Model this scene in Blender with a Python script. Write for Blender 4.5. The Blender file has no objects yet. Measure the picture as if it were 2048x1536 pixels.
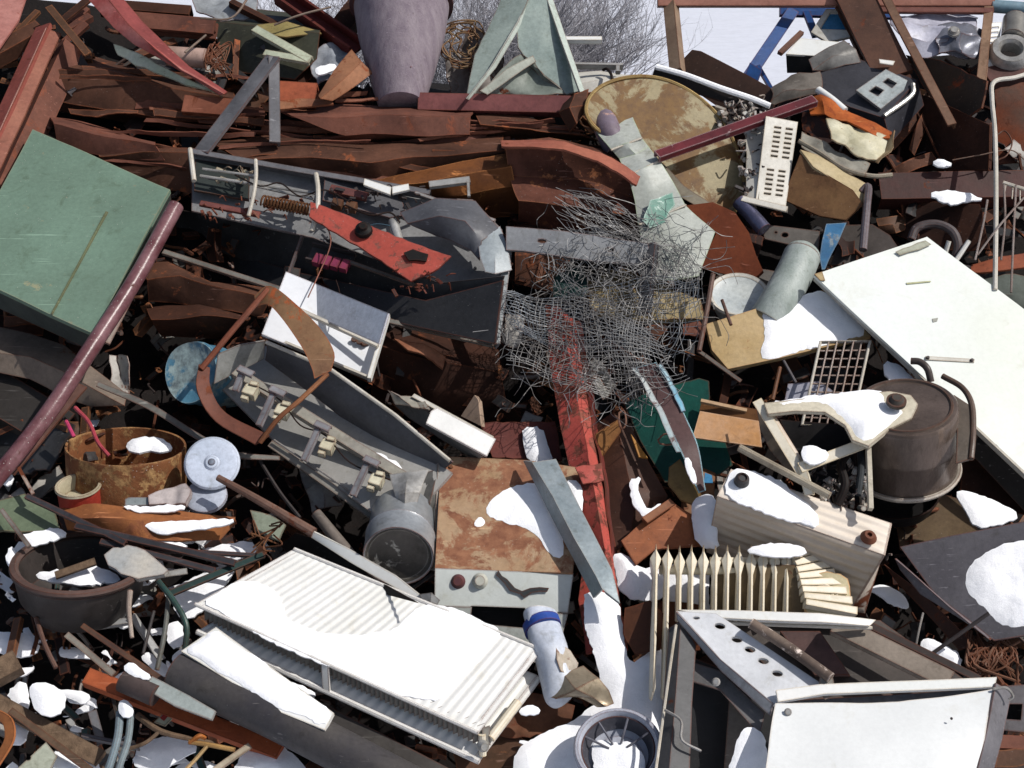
import bpy, bmesh, math, random
from mathutils import Vector, noise, Matrix
from mathutils.geometry import delaunay_2d_cdt
random.seed(7)
S = bpy.context.scene
COL = S.collection
R = math.radians
PITCH = R(20); CAM = Vector((0, 0, 3.2)); LENS = 55.0
FW = Vector((0, math.cos(PITCH), -math.sin(PITCH))); UP = Vector((0, math.sin(PITCH), math.cos(PITCH)))
TH = 18.0 / LENS

# ---------- placement on the slope of the heap ----------
def depth(v): return 1 / (1 / 7.0 + (1 / 5.0 - 1 / 7.0) * v / 1536.0)
def ray(u, v): return FW + Vector(((u - 1024) / 1024 * TH, 0, 0)) - UP * ((v - 768) / 1024 * TH)
def P(u, v, h=0.0): return CAM + ray(u, v) * (depth(v) - h)
def mpp(v, h=0.0): return (depth(v) - h) * TH / 1024
def nrm(az, el):
    az, el = R(az), R(el)
    return Vector((math.sin(az) * math.cos(el), -math.cos(az) * math.cos(el), math.sin(el)))
class Pl:
    def __init__(s, u, v, h=0.0, az=0, el=54, n=None):
        s.o = P(u, v, h); s.n = (n or nrm(az, el)).normalized(); s.k = mpp(v, h)
        a = Vector((1, 0, 0)); a = a - s.n * a.dot(s.n); s.x = a.normalized(); s.y = s.n.cross(s.x)
    def p(s, u, v, up=0.0):
        r = ray(u, v); t = (s.o - CAM).dot(s.n) / r.dot(s.n)
        return CAM + r * t + s.n * (up * s.k)
    def to2(s, q): q = q - s.o; return Vector((q.dot(s.x), q.dot(s.y)))
    def to3(s, a, up=0.0): return s.o + s.x * a[0] + s.y * a[1] + s.n * up
def nz(p, sc=1.0, sd=0): return noise.noise(Vector((p[0] * sc + sd * 7.3, p[1] * sc - sd * 3.1, p[2] * sc + sd * 1.7)))

# ---------- mesh collector ----------
class M:
    def __init__(s, v=None, f=None): s.v = v or []; s.f = f or []; s.m = None
    def __add__(s, o):
        k = len(s.v); r = M(s.v + o.v, s.f + [tuple(i + k for i in f) for f in o.f]); return r
    def __radd__(s, o): return s if o == 0 else o + s
def msum(l):
    r = M()
    for m in l:
        k = len(r.v); r.v += m.v; r.f += [tuple(i + k for i in f) for f in m.f]
    return r

def seg_d(p, a, b):
    ab = b - a; t = max(0, min(1, (p - a).dot(ab) / max(ab.length_squared, 1e-12))); return (p - a - ab * t).length
def inside(p, poly):
    c = False; n = len(poly)
    for i in range(n):
        a, b = poly[i], poly[i - 1]
        if (a.y > p.y) != (b.y > p.y) and p.x < (b.x - a.x) * (p.y - a.y) / (b.y - a.y) + a.x: c = not c
    return c
def fill2(loops, res):
    vs, es = [], []
    for lp in loops:
        n = len(lp); st = len(vs); pts = []
        for i in range(n):
            a, b = lp[i], lp[(i + 1) % n]; k = max(1, int((b - a).length / res + .5))
            for j in range(k): pts.append(a.lerp(b, j / k))
        vs += pts; es += [(st + i, st + (i + 1) % len(pts)) for i in range(len(pts))]
    allp = [q for lp in loops for q in lp]
    x0, x1 = min(q.x for q in allp), max(q.x for q in allp); y0, y1 = min(q.y for q in allp), max(q.y for q in allp)
    nb = len(vs); y = y0 + res * .5; row = 0
    segs = [(lp[i - 1], lp[i]) for lp in loops for i in range(len(lp))]
    while y < y1:
        x = x0 + res * (.5 if row % 2 else 0)
        while x < x1:
            p = Vector((x, y)); 
            if inside(p, loops[0]) and not any(inside(p, h) for h in loops[1:]) and min(seg_d(p, a, b) for a, b in segs) > res * .45: vs.append(p)
            x += res
        y += res * .87; row += 1
    o = delaunay_2d_cdt(vs, es, [], 1, 1e-6)
    V = [Vector(v) for v in o[0]]; F = [tuple(f) for f in o[2]]
    if len(loops) > 1: F = [f for f in F if not any(inside(sum((V[i] for i in f), Vector((0, 0))) / len(f), h) for h in loops[1:])]
    return V, F, segs
def close_back(front, back, faces):
    n = len(front); m = M(front + back, [])
    cnt = {}
    for f in faces:
        for i in range(len(f)):
            a, b = f[i], f[(i + 1) % len(f)]; cnt[(a, b)] = 1
    m.f = [tuple(f) for f in faces] + [tuple(i + n for i in reversed(f)) for f in faces]
    for (a, b) in cnt:
        if (b, a) not in cnt: m.f.append((b, a, a + n, b + n))
    return m
def ragged(pts, amt, step):
    out = []; n = len(pts)
    for i in range(n):
        a, b = Vector(pts[i]), Vector(pts[(i + 1) % n]); k = max(1, int((b - a).length / step))
        for j in range(k):
            q = a.lerp(b, j / k)
            if j: q = q + Vector((random.uniform(-amt, amt), random.uniform(-amt, amt)))
            out.append((q.x, q.y))
    return out
def plate(pl, pts, t=4, dent=0.0, holes=(), up=0, rag=0, res=None, ds=3.0, bend=None):
    """a sheet cut to an outline on a plane; t, dent in px of that place"""
    if rag: pts = ragged(pts, rag, 14)
    k = pl.k; L = [[pl.to2(pl.p(u, v)) for u, v in pts]] + [[pl.to2(pl.p(u, v)) for u, v in h] for h in holes]
    xs = [q.x for q in L[0]]; ys = [q.y for q in L[0]]; size = max(max(xs) - min(xs), max(ys) - min(ys))
    if res is None: res = size / 16 if dent or bend else size
    v2, fs, _ = fill2(L, max(res, .008)) if (dent or holes or rag or bend or len(pts) > 4) else (L[0], [tuple(range(len(L[0])))], 0)
    if not fs: return M()
    # make faces point along +n
    a, b, c = [v2[i] for i in fs[0][:3]]
    if (b - a).cross(c - a) < 0: fs = [tuple(reversed(f)) for f in fs]
    sd = random.random() * 50; fr = []; bk = []
    for q in v2:
        p = pl.to3(q); d = dent * k * (nz(p, ds, sd) * 1.6 + .5 * nz(p, ds * 3, sd)) + up * k
        if bend: d += bend(q.x / k, q.y / k) * k
        fr.append(p + pl.n * d); bk.append(p + pl.n * (d - t * k))
    return close_back(fr, bk, fs)
def ell(cu, cv, ru, rv, rot=0, n=20):
    c, s = math.cos(R(rot)), math.sin(R(rot)); o = []
    for i in range(n):
        a = 2 * math.pi * i / n; x, y = ru * math.cos(a), rv * math.sin(a); o.append((cu + x * c - y * s, cv + x * s + y * c))
    return o
def smooth_loop(pts, it=2):
    for _ in range(it):
        q = []
        for i in range(len(pts)):
            a, b = Vector(pts[i]), Vector(pts[(i + 1) % len(pts)]); q += [tuple(a * .75 + b * .25), tuple(a * .25 + b * .75)]
        pts = q
    return pts
def snow_m(pl, pts, H=14, up=0, res=None, w=None, drop=3):
    pts = smooth_loop([tuple(p) for p in ragged(pts, 5, 34)], 1); pts = ragged(pts, 2.2, 7)
    L = [pl.to2(pl.p(u, v)) for u, v in pts]; k = pl.k
    size = max(max(q.x for q in L) - min(q.x for q in L), max(q.y for q in L) - min(q.y for q in L))
    v2, fs, segs = fill2([L], res or max(size / 44, .009)); w = (w or H * 2.6) * k
    if not fs: return M()
    a, b, c = [v2[i] for i in fs[0][:3]]
    if (b - a).cross(c - a) < 0: fs = [tuple(reversed(f)) for f in fs]
    sd = random.random() * 40; fr = []; bk = []
    for q in v2:
        d = min(1, min(seg_d(q, s[0], s[1]) for s in segs) / w); p = pl.to3(q)
        hh = H * .7 * k * ((1 - (1 - d) ** 2) * (.8 + .7 * nz(p, 5, sd)) + .22 * d * nz(p, 13, sd) + .08 * d * nz(p, 40, sd))
        fr.append(p + pl.n * (hh + up * k + .002)); bk.append(p + pl.n * (up * k - drop * k))
    return close_back(fr, bk, fs)

def rough(m, a, sc=6):
    sd = random.random() * 40
    for i, p in enumerate(m.v): m.v[i] = p + Vector((nz(p, sc, sd), nz(p, sc, sd + 3), nz(p, sc, sd + 7))) * a * .0019
    return m
def frame(ax, n):
    z = n - ax * n.dot(ax)
    if z.length < 1e-4: z = Vector((1, 0, 0)) - ax * ax.x
    z.normalize(); x = ax.cross(z).normalized(); return x, z
PR = {
 'box': lambda w, d, t: [(-w/2, 0), (w/2, 0), (w/2, -d), (-w/2, -d)],
 'L': lambda w, d, t: [(-w/2, 0), (w/2, 0), (w/2, -t), (-w/2 + t, -t), (-w/2 + t, -d), (-w/2, -d)],
 'J': lambda w, d, t: [(-w/2, 0), (w/2, 0), (w/2, -d), (w/2 - t, -d), (w/2 - t, -t), (-w/2, -t)],
 'C': lambda w, d, t: [(-w/2, 0), (w/2, 0), (w/2, -d), (w/2-t, -d), (w/2-t, -t), (-w/2+t, -t), (-w/2+t, -d), (-w/2, -d)],
 'U': lambda w, d, t: [(-w/2, 0), (-w/2+t, 0), (-w/2+t, -d+t), (w/2-t, -d+t), (w/2-t, 0), (w/2, 0), (w/2, -d), (-w/2, -d)],
 'I': lambda w, d, t: [(-w/2, 0), (w/2, 0), (w/2, -t), (t/2, -t), (t/2, -d+t), (w/2, -d+t), (w/2, -d), (-w/2, -d), (-w/2, -d+t), (-t/2, -d+t), (-t/2, -t), (-w/2, -t)],
}
def beam(A, B, w, d=None, prof='box', n=None, th=5, wob=0, seg=1, w2=None, az=0, el=54):
    a, b = P(*A), P(*B); vm = (A[1] + B[1]) / 2; k = mpp(vm, (A[2] + B[2]) / 2); d = w if d is None else d
    ax = (b - a).normalized(); x, z = frame(ax, n or nrm(az, el)); w2 = w2 or w
    if wob and seg == 1: seg = 10
    m = M(); sd = random.random() * 30; np_ = 0
    for i in range(seg + 1):
        s = i / seg; c = a.lerp(b, s); ww = w + (w2 - w) * s
        if wob: c = c + (x * nz(c, 2.2, sd) + z * nz(c, 2.2, sd + 9)) * wob * k
        pr = PR[prof](ww, d, th); np_ = len(pr)
        for (px, pz) in pr:
            q = c + x * px * k + z * pz * k
            if wob: q = q + (x * nz(q, 9, sd + 3) + z * nz(q, 9, sd + 5)) * wob * .3 * k
            m.v.append(q)
    for i in range(seg):
        for j in range(np_):
            j2 = (j + 1) % np_; m.f.append((i * np_ + j, i * np_ + j2, (i + 1) * np_ + j2, (i + 1) * np_ + j))
    m.f.append(tuple(range(np_))[::-1]); m.f.append(tuple(seg * np_ + j for j in range(np_)))
    return m
def catmull(p, k=6):
    if len(p) < 3: return [p[0].lerp(p[1], i / k) for i in range(k + 1)]
    o = []; q = [p[0] * 2 - p[1]] + p + [p[-1] * 2 - p[-2]]
    for i in range(1, len(q) - 2):
        for j in range(k):
            t = j / k; a, b, c, d = q[i-1], q[i], q[i+1], q[i+2]
            o.append(.5 * ((2*b) + (c - a) * t + (2*a - 5*b + 4*c - d) * t*t + (3*b - a - 3*c + d) * t**3))
    o.append(p[-1]); return o
def tube3(pts, r, sides=8, r2=None, closed=False, cap=True):
    m = M(); n = len(pts); r2 = r if r2 is None else r2; pz = None
    for i, p in enumerate(pts):
        if closed: t = pts[(i + 1) % n] - pts[i - 1]
        else: t = pts[min(i + 1, n - 1)] - pts[max(i - 1, 0)]
        t = t.normalized() if t.length > 1e-9 else Vector((0, 0, 1))
        z = pz if pz is not None else (Vector((0, 0, 1)) if abs(t.z) < .9 else Vector((1, 0, 0)))
        z = (z - t * z.dot(t)).normalized(); x = t.cross(z); pz = z; rr = r + (r2 - r) * i / max(1, n - 1)
        for j in range(sides):
            a = 2 * math.pi * j / sides; m.v.append(p + (x * math.cos(a) + z * math.sin(a)) * rr)
    for i in range(n if closed else n - 1):
        i2 = (i + 1) % n
        for j in range(sides): j2 = (j + 1) % sides; m.f.append((i*sides+j, i*sides+j2, i2*sides+j2, i2*sides+j))
    if cap and not closed: m.f.append(tuple(range(sides))[::-1]); m.f.append(tuple((n-1)*sides+j for j in range(sides)))
    return m
def tube(pts, r, sides=10, k=6, r2=None, closed=False, straight=False):
    q = [P(*p) for p in pts]; s = mpp(pts[0][1], pts[0][2])
    if not straight and len(q) > 2: q = catmull(q + ([q[0]] if closed else []), k); q = q[:-1] if closed else q
    return tube3(q, r * s, sides, None if r2 is None else r2 * s, closed)
def loft(rows, t=3, noise_=0, sub=3, pxs=True, ns=6, sm=False, rag=0):
    """rows of (u,v,h): a bent sheet through them"""
    g = [[P(*q) for q in r] for r in rows]; k = mpp(rows[0][0][1], 0)
    def subd(line, s):
        if sm: return catmull(line, s)
        o = []
        for i in range(len(line) - 1): o += [line[i].lerp(line[i+1], j / s) for j in range(s)]
        return o + [line[-1]]
    g = [subd(r, sub) for r in g]; cols = [subd([g[i][j] for i in range(len(g))], sub) for j in range(len(g[0]))]
    nr, nc = len(cols[0]), len(cols); sd = random.random() * 30; pts = []
    for i in range(nr):
        for j in range(nc):
            p = cols[j][i]
            if noise_: p = p + Vector((nz(p, ns, sd), nz(p, ns, sd + 1), nz(p, ns, sd + 2))) * noise_ * k
            if rag and i in (0, nr - 1): p = p + (cols[j][1] - cols[j][0]).normalized() * (nz(p, 45, sd) + .8 * nz(p, 17, sd)) * rag * k
            pts.append(p)
    fs = [(i*nc+j, i*nc+j+1, (i+1)*nc+j+1, (i+1)*nc+j) for i in range(nr-1) for j in range(nc-1)]
    nrms = [Vector((0, 0, 0)) for _ in pts]
    for f in fs:
        n = (pts[f[1]] - pts[f[0]]).cross(pts[f[3]] - pts[f[0]])
        for i in f: nrms[i] += n
    ref = sum(nrms, Vector())
    flip = ref.dot(CAM - pts[0]) < 0
    if flip: fs = [tuple(reversed(f)) for f in fs]
    bk = [p - (n.normalized() * (-1 if flip else 1)) * t * k if n.length > 0 else p for p, n in zip(pts, nrms)]
    return close_back(pts, bk, fs)
def lathe(pl, u, v, prof, seg=36, up=0, a0=0, a1=360, wob=0, c=None, sx=1.0):
    """turned shape about the plane's normal; prof (r, z) in px"""
    o = c or pl.p(u, v, up); k = pl.k; m = M(); full = abs(a1 - a0) >= 360; ns = seg if full else seg + 1; npf = len(prof); sd = random.random() * 20
    for i in range(ns):
        a = R(a0 + (a1 - a0) * i / seg)
        for (r, z) in prof:
            q = o + (pl.x * math.cos(a) * sx + pl.y * math.sin(a)) * r * k + pl.n * z * k
            if wob: q = q + (q - o) * nz(q, 6, sd) * wob
            m.v.append(q)
    for i in range(seg):
        i2 = (i + 1) % ns
        for j in range(npf - 1): m.f.append((i*npf+j, i*npf+j+1, i2*npf+j+1, i2*npf+j)[::-1])
    if prof[0][0] > 1e-6 and full and prof[0] != prof[-1]:
        pass
    return m
def boxE(pl, quad, e, idx=0, dent=0, t=None):
    """a box: front face outline on pl, and where the back neighbour of corner idx is (u,v,h)"""
    c = [pl.p(u, v) for u, v in quad]; E = P(*e) - c[idx]; n = len(c)
    m = M(c + [q + E for q in c], [tuple(range(n)), tuple(range(2*n - 1, n - 1, -1))] + [((i + 1) % n, i, i + n, (i + 1) % n + n) for i in range(n)])
    return fixn(m)
def fixn(m):
    me = bpy.data.meshes.new('tmp'); me.from_pydata(m.v, [], m.f); bm = bmesh.new(); bm.from_mesh(me)
    bmesh.ops.remove_doubles(bm, verts=bm.verts, dist=1e-5)
    bmesh.ops.recalc_face_normals(bm, faces=bm.faces); bm.verts.ensure_lookup_table()
    r = M([v.co.copy() for v in bm.verts], [tuple(v.index for v in f.verts) for f in bm.faces]); bm.free(); bpy.data.meshes.remove(me); return r
def slab3(q, t):
    """3-D polygon made solid, thickness t metres behind"""
    n = (q[1] - q[0]).cross(q[2] - q[0]).normalized()
    k = len(q); return fixn(M(list(q) + [p - n * t for p in q], [tuple(range(k)), tuple(range(2*k-1, k-1, -1))] + [((i+1) % k, i, i+k, (i+1) % k + k) for i in range(k)]))
def grid3(a, b, c, d, nu, nv, r, sides=5, wob=0):
    """bars between four corners"""
    o = []
    for i in range(nu + 1): o.append(tube3([a.lerp(b, i/nu).lerp(d.lerp(c, i/nu), s/6) for s in range(7)], r, sides))
    off = (b - a).cross(d - a).normalized() * r * 1.5
    for i in range(nv + 1): o.append(tube3([a.lerp(d, i/nv).lerp(b.lerp(c, i/nv), s/6) + off for s in range(7)], r, sides))
    return msum(o)
def coil(A, B, r, wire, turns, sides=6):
    a, b = P(*A), P(*B); k = mpp(A[1]); ax = (b - a).normalized(); x, z = frame(ax, nrm(0, 54)); n = turns * 12
    return tube3([a.lerp(b, i/n) + (x * math.cos(i*math.pi/6) + z * math.sin(i*math.pi/6)) * r * k for i in range(n+1)], wire * k, sides)

# ---------- objects ----------
ALL = []
def mk(name, m, mat, parent=None, bev=0):
    me = bpy.data.meshes.new(name); 
    if not m.v: m = M([Vector((0,5,0)), Vector((0,5.01,0)), Vector((.01,5,0))], [(0,1,2)])
    me.from_pydata([tuple(v) for v in m.v], [], m.f); me.validate()
    mats = mat if isinstance(mat, list) else [mat]
    for q in mats: me.materials.append(q)
    if m.m: 
        for p, i in zip(me.polygons, m.m): p.material_index = i
    bm = bmesh.new(); bm.from_mesh(me)
    for f in bm.faces: f.smooth = True
    for e in bm.edges: e.smooth = (len(e.link_faces) == 2 and e.calc_face_angle(0) < R(32))
    bm.to_mesh(me); bm.free()
    o = bpy.data.objects.new(name, me); COL.objects.link(o)
    if bev:
        b = o.modifiers.new('bevel', 'BEVEL'); b.width = bev; b.segments = 2; b.limit_method = 'ANGLE'; b.angle_limit = R(50)
    c = sum((v.co for v in me.vertices), Vector()) / len(me.vertices)
    me.transform(Matrix.Translation(-c)); o.location = c; o['_c'] = list(c)
    if parent is not None:
        o.parent = parent; o.location = c - Vector(parent['_c'])
    return o
LAB = {}
def thing(name, label, cat, parts, mat=None, group=None, kind=None, bev=0):
    """parts: an M (one mesh) or a list of (name, M, mat, [sub-parts])"""
    if isinstance(parts, M): o = mk(name, parts, mat, None, bev)
    else:
        vs = [v for p in parts for v in p[1].v[:: max(1, len(p[1].v) // 200)]]; lo = [min(v[i] for v in vs) for i in range(3)]; hi = [max(v[i] for v in vs) for i in range(3)]
        o = bpy.data.objects.new(name, None); COL.objects.link(o); o.empty_display_size = .05
        c = Vector(((lo[0]+hi[0])/2, (lo[1]+hi[1])/2, lo[2])); o.location = c; o['_c'] = list(c)
        for p in parts:
            q = mk(p[0], p[1], p[2], o, bev)
            for s in (p[3] if len(p) > 3 else []): mk(s[0], s[1], s[2], q)
    if kind != 'structure':
        o['label'] = label; o['category'] = cat
    if group: o['group'] = group
    if kind: o['kind'] = kind
    return o

# ---------- materials ----------
MC = {}
def lin(c): return tuple((x / 12.92 if x <= .04045 else ((x + .055) / 1.055) ** 2.4) for x in c)
def hx(s): return lin(tuple(int(s[i:i+2], 16) / 255 for i in (0, 2, 4)))
def MT(base, b2=None, rust=0.0, rough=.6, metal=0.0, bump=.3, sc=5, rc='4a2413', speck=.0, spec=.28, rsc=9, rr=.85, dirt=.35, fine=60, stretch=None, rc2=None, edge=True):
    key = (edge, base, b2, rust, rough, metal, bump, sc, rc, speck, spec, rsc, dirt, fine, stretch, rc2)
    if key in MC: return MC[key]
    m = bpy.data.materials.new('mat'); m.use_nodes = True; nt = m.node_tree; N = nt.nodes; Lk = nt.links
    bs = N['Principled BSDF']
    def add(t, **kw):
        n = N.new(t)
        for k, v in kw.items(): setattr(n, k, v)
        return n
    tc = add('ShaderNodeTexCoord'); oi = add('ShaderNodeObjectInfo'); mul = add('ShaderNodeMath', operation='MULTIPLY'); mul.inputs[1].default_value = 37
    Lk.new(oi.outputs['Random'], mul.inputs[0]); va = add('ShaderNodeVectorMath', operation='ADD'); Lk.new(tc.outputs['Object'], va.inputs[0]); Lk.new(mul.outputs[0], va.inputs[1])
    co = va.outputs[0]
    if stretch:
        mp = add('ShaderNodeMapping'); mp.inputs['Scale'].default_value = stretch; Lk.new(co, mp.inputs[0]); co = mp.outputs[0]
    def noi(s, det=6, rg=.6, dist=0):
        n = add('ShaderNodeTexNoise'); n.inputs['Scale'].default_value = s; n.inputs['Detail'].default_value = det; n.inputs['Roughness'].default_value = rg; n.inputs['Distortion'].default_value = dist; Lk.new(co, n.inputs['Vector']); return n.outputs['Fac']
    def ramp(fac, a, b):
        r = add('ShaderNodeMapRange'); r.inputs['From Min'].default_value = a; r.inputs['From Max'].default_value = b; Lk.new(fac, r.inputs['Value']); return r.outputs[0]
    def mix(fac, a, b, mode='MIX'):
        x = add('ShaderNodeMix', data_type='RGBA', blend_type=mode)
        if isinstance(fac, float): x.inputs[0].default_value = fac
        else: Lk.new(fac, x.inputs[0])
        for i, c in ((6, a), (7, b)):
            if isinstance(c, tuple): x.inputs[i].default_value = (*c, 1)
            else: Lk.new(c, x.inputs[i])
        return x.outputs[2]
    B1 = hx(base); B2 = hx(b2) if b2 else tuple(x * .72 for x in B1)
    c = mix(ramp(noi(sc), .36, .66), B1, B2)
    fn = noi(fine, 8, .75)
    c = mix(ramp(fn, .3, .75), c, mix(1.0, c, tuple([1 - dirt] * 3), 'MULTIPLY'))
    if dirt:
        c = mix(ramp(noi(sc * 3.3, 8, .7, .6), .56, .72), c, mix(1.0, c, (1 - dirt, (1 - dirt) * .97, (1 - dirt) * .9), 'MULTIPLY'))
    msk = None
    if rust > .02 and not metal and sum(B1) < .75:
        mp2 = add('ShaderNodeMapping'); mp2.inputs['Scale'].default_value = (3, 90, 90); mp2.inputs['Rotation'].default_value = (.5 + rough, .7, .9 + sc * .3); Lk.new(co, mp2.inputs[0])
        sn_ = add('ShaderNodeTexNoise'); sn_.inputs['Scale'].default_value = 1.2; sn_.inputs['Detail'].default_value = 4; Lk.new(mp2.outputs[0], sn_.inputs['Vector'])
        g_ = add('ShaderNodeMath', operation='MULTIPLY'); Lk.new(ramp(sn_.outputs['Fac'], .64, .70), g_.inputs[0]); Lk.new(ramp(noi(5, 3), .48, .6), g_.inputs[1])
        sf = add('ShaderNodeMath', operation='MULTIPLY'); Lk.new(g_.outputs[0], sf.inputs[0]); sf.inputs[1].default_value = .55
        c = mix(sf.outputs[0], c, tuple(min(.6, x * 1.7 + .05) for x in B1))
    if rust > 0:
        th = .72 - rust * .42; msk = ramp(noi(rsc, 12, .72, .4), th, th + .05)
        if edge and rust > .02:
            bv = add('ShaderNodeBevel', samples=3); bv.inputs['Radius'].default_value = .009; ge = add('ShaderNodeNewGeometry')
            dt = add('ShaderNodeVectorMath', operation='DOT_PRODUCT'); Lk.new(bv.outputs[0], dt.inputs[0]); Lk.new(ge.outputs['Normal'], dt.inputs[1])
            a1 = add('ShaderNodeMath', operation='MULTIPLY_ADD'); Lk.new(dt.outputs['Value'], a1.inputs[0]); a1.inputs[1].default_value = -2.2; Lk.new(noi(26, 6, .8), a1.inputs[2])
            em = ramp(a1.outputs[0], -1.48, -1.36); mx = add('ShaderNodeMath', operation='MAXIMUM'); Lk.new(msk, mx.inputs[0]); Lk.new(em, mx.inputs[1]); msk = mx.outputs[0]
        rcol = mix(ramp(noi(22, 6, .7), .35, .65), hx(rc), hx(rc2) if rc2 else tuple(min(1, x * 2.0) for x in hx(rc)))
        c = mix(msk, c, rcol)
    if speck:
        vo = add('ShaderNodeTexVoronoi'); vo.inputs['Scale'].default_value = 70; Lk.new(co, vo.inputs['Vector'])
        sm = add('ShaderNodeMapRange'); sm.inputs['From Min'].default_value = .04 + speck * .08; sm.inputs['From Max'].default_value = .02 + speck * .06; Lk.new(vo.outputs['Distance'], sm.inputs['Value'])
        gate = add('ShaderNodeMath', operation='MULTIPLY'); Lk.new(sm.outputs[0], gate.inputs[0]); Lk.new(ramp(noi(13, 4, .6), .5, .6), gate.inputs[1])
        gm = add('ShaderNodeMath', operation='MULTIPLY'); Lk.new(gate.outputs[0], gm.inputs[0]); gm.inputs[1].default_value = .7; c = mix(gm.outputs[0], c, (.45, .43, .4))
    Lk.new(c, bs.inputs['Base Color'])
    if msk is not None:
        f = add('ShaderNodeMapRange'); f.inputs['To Min'].default_value = rough; f.inputs['To Max'].default_value = rr; Lk.new(msk, f.inputs['Value']); Lk.new(f.outputs[0], bs.inputs['Roughness'])
        if metal:
            f = add('ShaderNodeMapRange'); f.inputs['To Min'].default_value = metal; f.inputs['To Max'].default_value = 0; Lk.new(msk, f.inputs['Value']); Lk.new(f.outputs[0], bs.inputs['Metallic'])
    else:
        f = add('ShaderNodeMapRange'); f.inputs['To Min'].default_value = max(.05, rough - .12); f.inputs['To Max'].default_value = min(1, rough + .15); Lk.new(fn, f.inputs['Value']); Lk.new(f.outputs[0], bs.inputs['Roughness']); bs.inputs['Metallic'].default_value = metal
    bs.inputs['Specular IOR Level'].default_value = spec
    bp = add('ShaderNodeBump'); bp.inputs['Strength'].default_value = bump; bp.inputs['Distance'].default_value = .006
    hsum = add('ShaderNodeMath', operation='MULTIPLY_ADD'); Lk.new(fn, hsum.inputs[0]); hsum.inputs[1].default_value = .35; Lk.new(noi(sc * 2.5, 4), hsum.inputs[2])
    if msk is not None:
        h2 = add('ShaderNodeMath', operation='ADD'); m3 = add('ShaderNodeMath', operation='MULTIPLY'); m3.inputs[1].default_value = -.12; Lk.new(msk, m3.inputs[0]); Lk.new(m3.outputs[0], h2.inputs[0]); Lk.new(hsum.outputs[0], h2.inputs[1]); Lk.new(h2.outputs[0], bp.inputs['Height'])
    else: Lk.new(hsum.outputs[0], bp.inputs['Height'])
    Lk.new(bp.outputs[0], bs.inputs['Normal']); MC[key] = m; return m
def snow_mat(col=(.9, .905, .93)):
    key = ('snow', col)
    if key in MC: return MC[key]
    m = bpy.data.materials.new('snow'); m.use_nodes = True; nt = m.node_tree; N = nt.nodes; bs = N['Principled BSDF']
    bs.inputs['Roughness'].default_value = .75; bs.inputs['Specular IOR Level'].default_value = .25
    tc = N.new('ShaderNodeTexCoord'); n1 = N.new('ShaderNodeTexNoise'); n1.inputs['Scale'].default_value = 14; n1.inputs['Detail'].default_value = 10; n1.inputs['Roughness'].default_value = .65
    nt.links.new(tc.outputs['Object'], n1.inputs['Vector'])
    n2 = N.new('ShaderNodeTexNoise'); n2.inputs['Scale'].default_value = 5; n2.inputs['Detail'].default_value = 12; n2.inputs['Roughness'].default_value = .8; nt.links.new(tc.outputs['Object'], n2.inputs['Vector'])
    cr = N.new('ShaderNodeMix'); cr.data_type = 'RGBA'; cr.inputs[6].default_value = (*[x * .90 for x in col], 1); cr.inputs[7].default_value = (*col, 1); rr_ = N.new('ShaderNodeMapRange'); rr_.inputs['From Min'].default_value = .38; rr_.inputs['From Max'].default_value = .56
    nt.links.new(n2.outputs['Fac'], rr_.inputs['Value']); nt.links.new(rr_.outputs[0], cr.inputs[0]); nt.links.new(cr.outputs[2], bs.inputs['Base Color']); n1.inputs['Scale'].default_value = 26; n1.inputs['Roughness'].default_value = .8
    bp = N.new('ShaderNodeBump'); bp.inputs['Strength'].default_value = .45; bp.inputs['Distance'].default_value = .012
    nt.links.new(n1.outputs['Fac'], bp.inputs['Height']); nt.links.new(bp.outputs[0], bs.inputs['Normal']); MC[key] = m; return m
SNOW = snow_mat()
RUST = MT('604032', '402a21', .3, .8, sc=4, rc='6a3c26', rsc=7, speck=.4, spec=.15)
RUSTD = MT('442a20', '281a15', .3, .85, sc=4, rc='4a2818', speck=.3, spec=.15)
RUSTR = MT('784c3e', '50322a', .3, .75, sc=4, rc='5a3224', speck=.4, spec=.2)
REDF = MT('9a4a45', 'b87a74', .25, .6, sc=6, rc='6a3226', speck=.4)
REDO = MT('b45248', 'a0443a', .55, .5, rsc=15, rc='54241c', rc2='7c4a3c', speck=.9, bump=.5)
ORG = MT('94664a', '744a36', .35, .75, rc='5a2c16', rsc=12)
MAR = MT('4e2c2c', '6a4444', .3, .4, rc='3a1e18', rsc=18, speck=.9)
DGREY = MT('3c3c3e', '2c2b2b', .12, .55, rc='2c1a14', speck=.6)
MGREY = MT('6c6c70', '55555a', .12, .5, rc='3c2a22', speck=.4)
LGREY = MT('a0a0a0', '8a8a88', .12, .45, rc='4a3c32')
GALV = MT('8f989a', '6f787c', .08, .38, metal=.65, rc='5c564e', sc=12, bump=.15)
SILV = MT('c0beba', '94928e', .05, .3, metal=.4, rc='5c564e', sc=16, bump=.3)
WHT = MT('dcdcda', 'd0d2d0', .03, .4, rc='8a7a62', dirt=.12, bump=.08, sc=2)
WHTD = MT('cfccc4', 'b4b0a6', .14, .5, rc='7a6a55', dirt=.3, bump=.15)
CREAM = MT('ddd6c6', 'cfc7b4', .08, .45, rc='9a8460', dirt=.2, bump=.12)
BEIGE = MT('c8bcae', 'b5a798', .1, .5, rc='7a5c44', dirt=.2, bump=.12)
BLACK = MT('1c1a1a', '141212', .1, .6, rc='2a1a14', spec=.15)
BRN = MT('5a3c2c', '46301f', .25, .6, rc='6a4024', speck=.3)
TAN = MT('a98c5c', '957a50', .2, .6, rc='6a4a2c')
WOOD = MT('7a6450', '5a4838', .15, .8, rc='3a2c22', stretch=(6, 6, 1), bump=.5)
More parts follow.
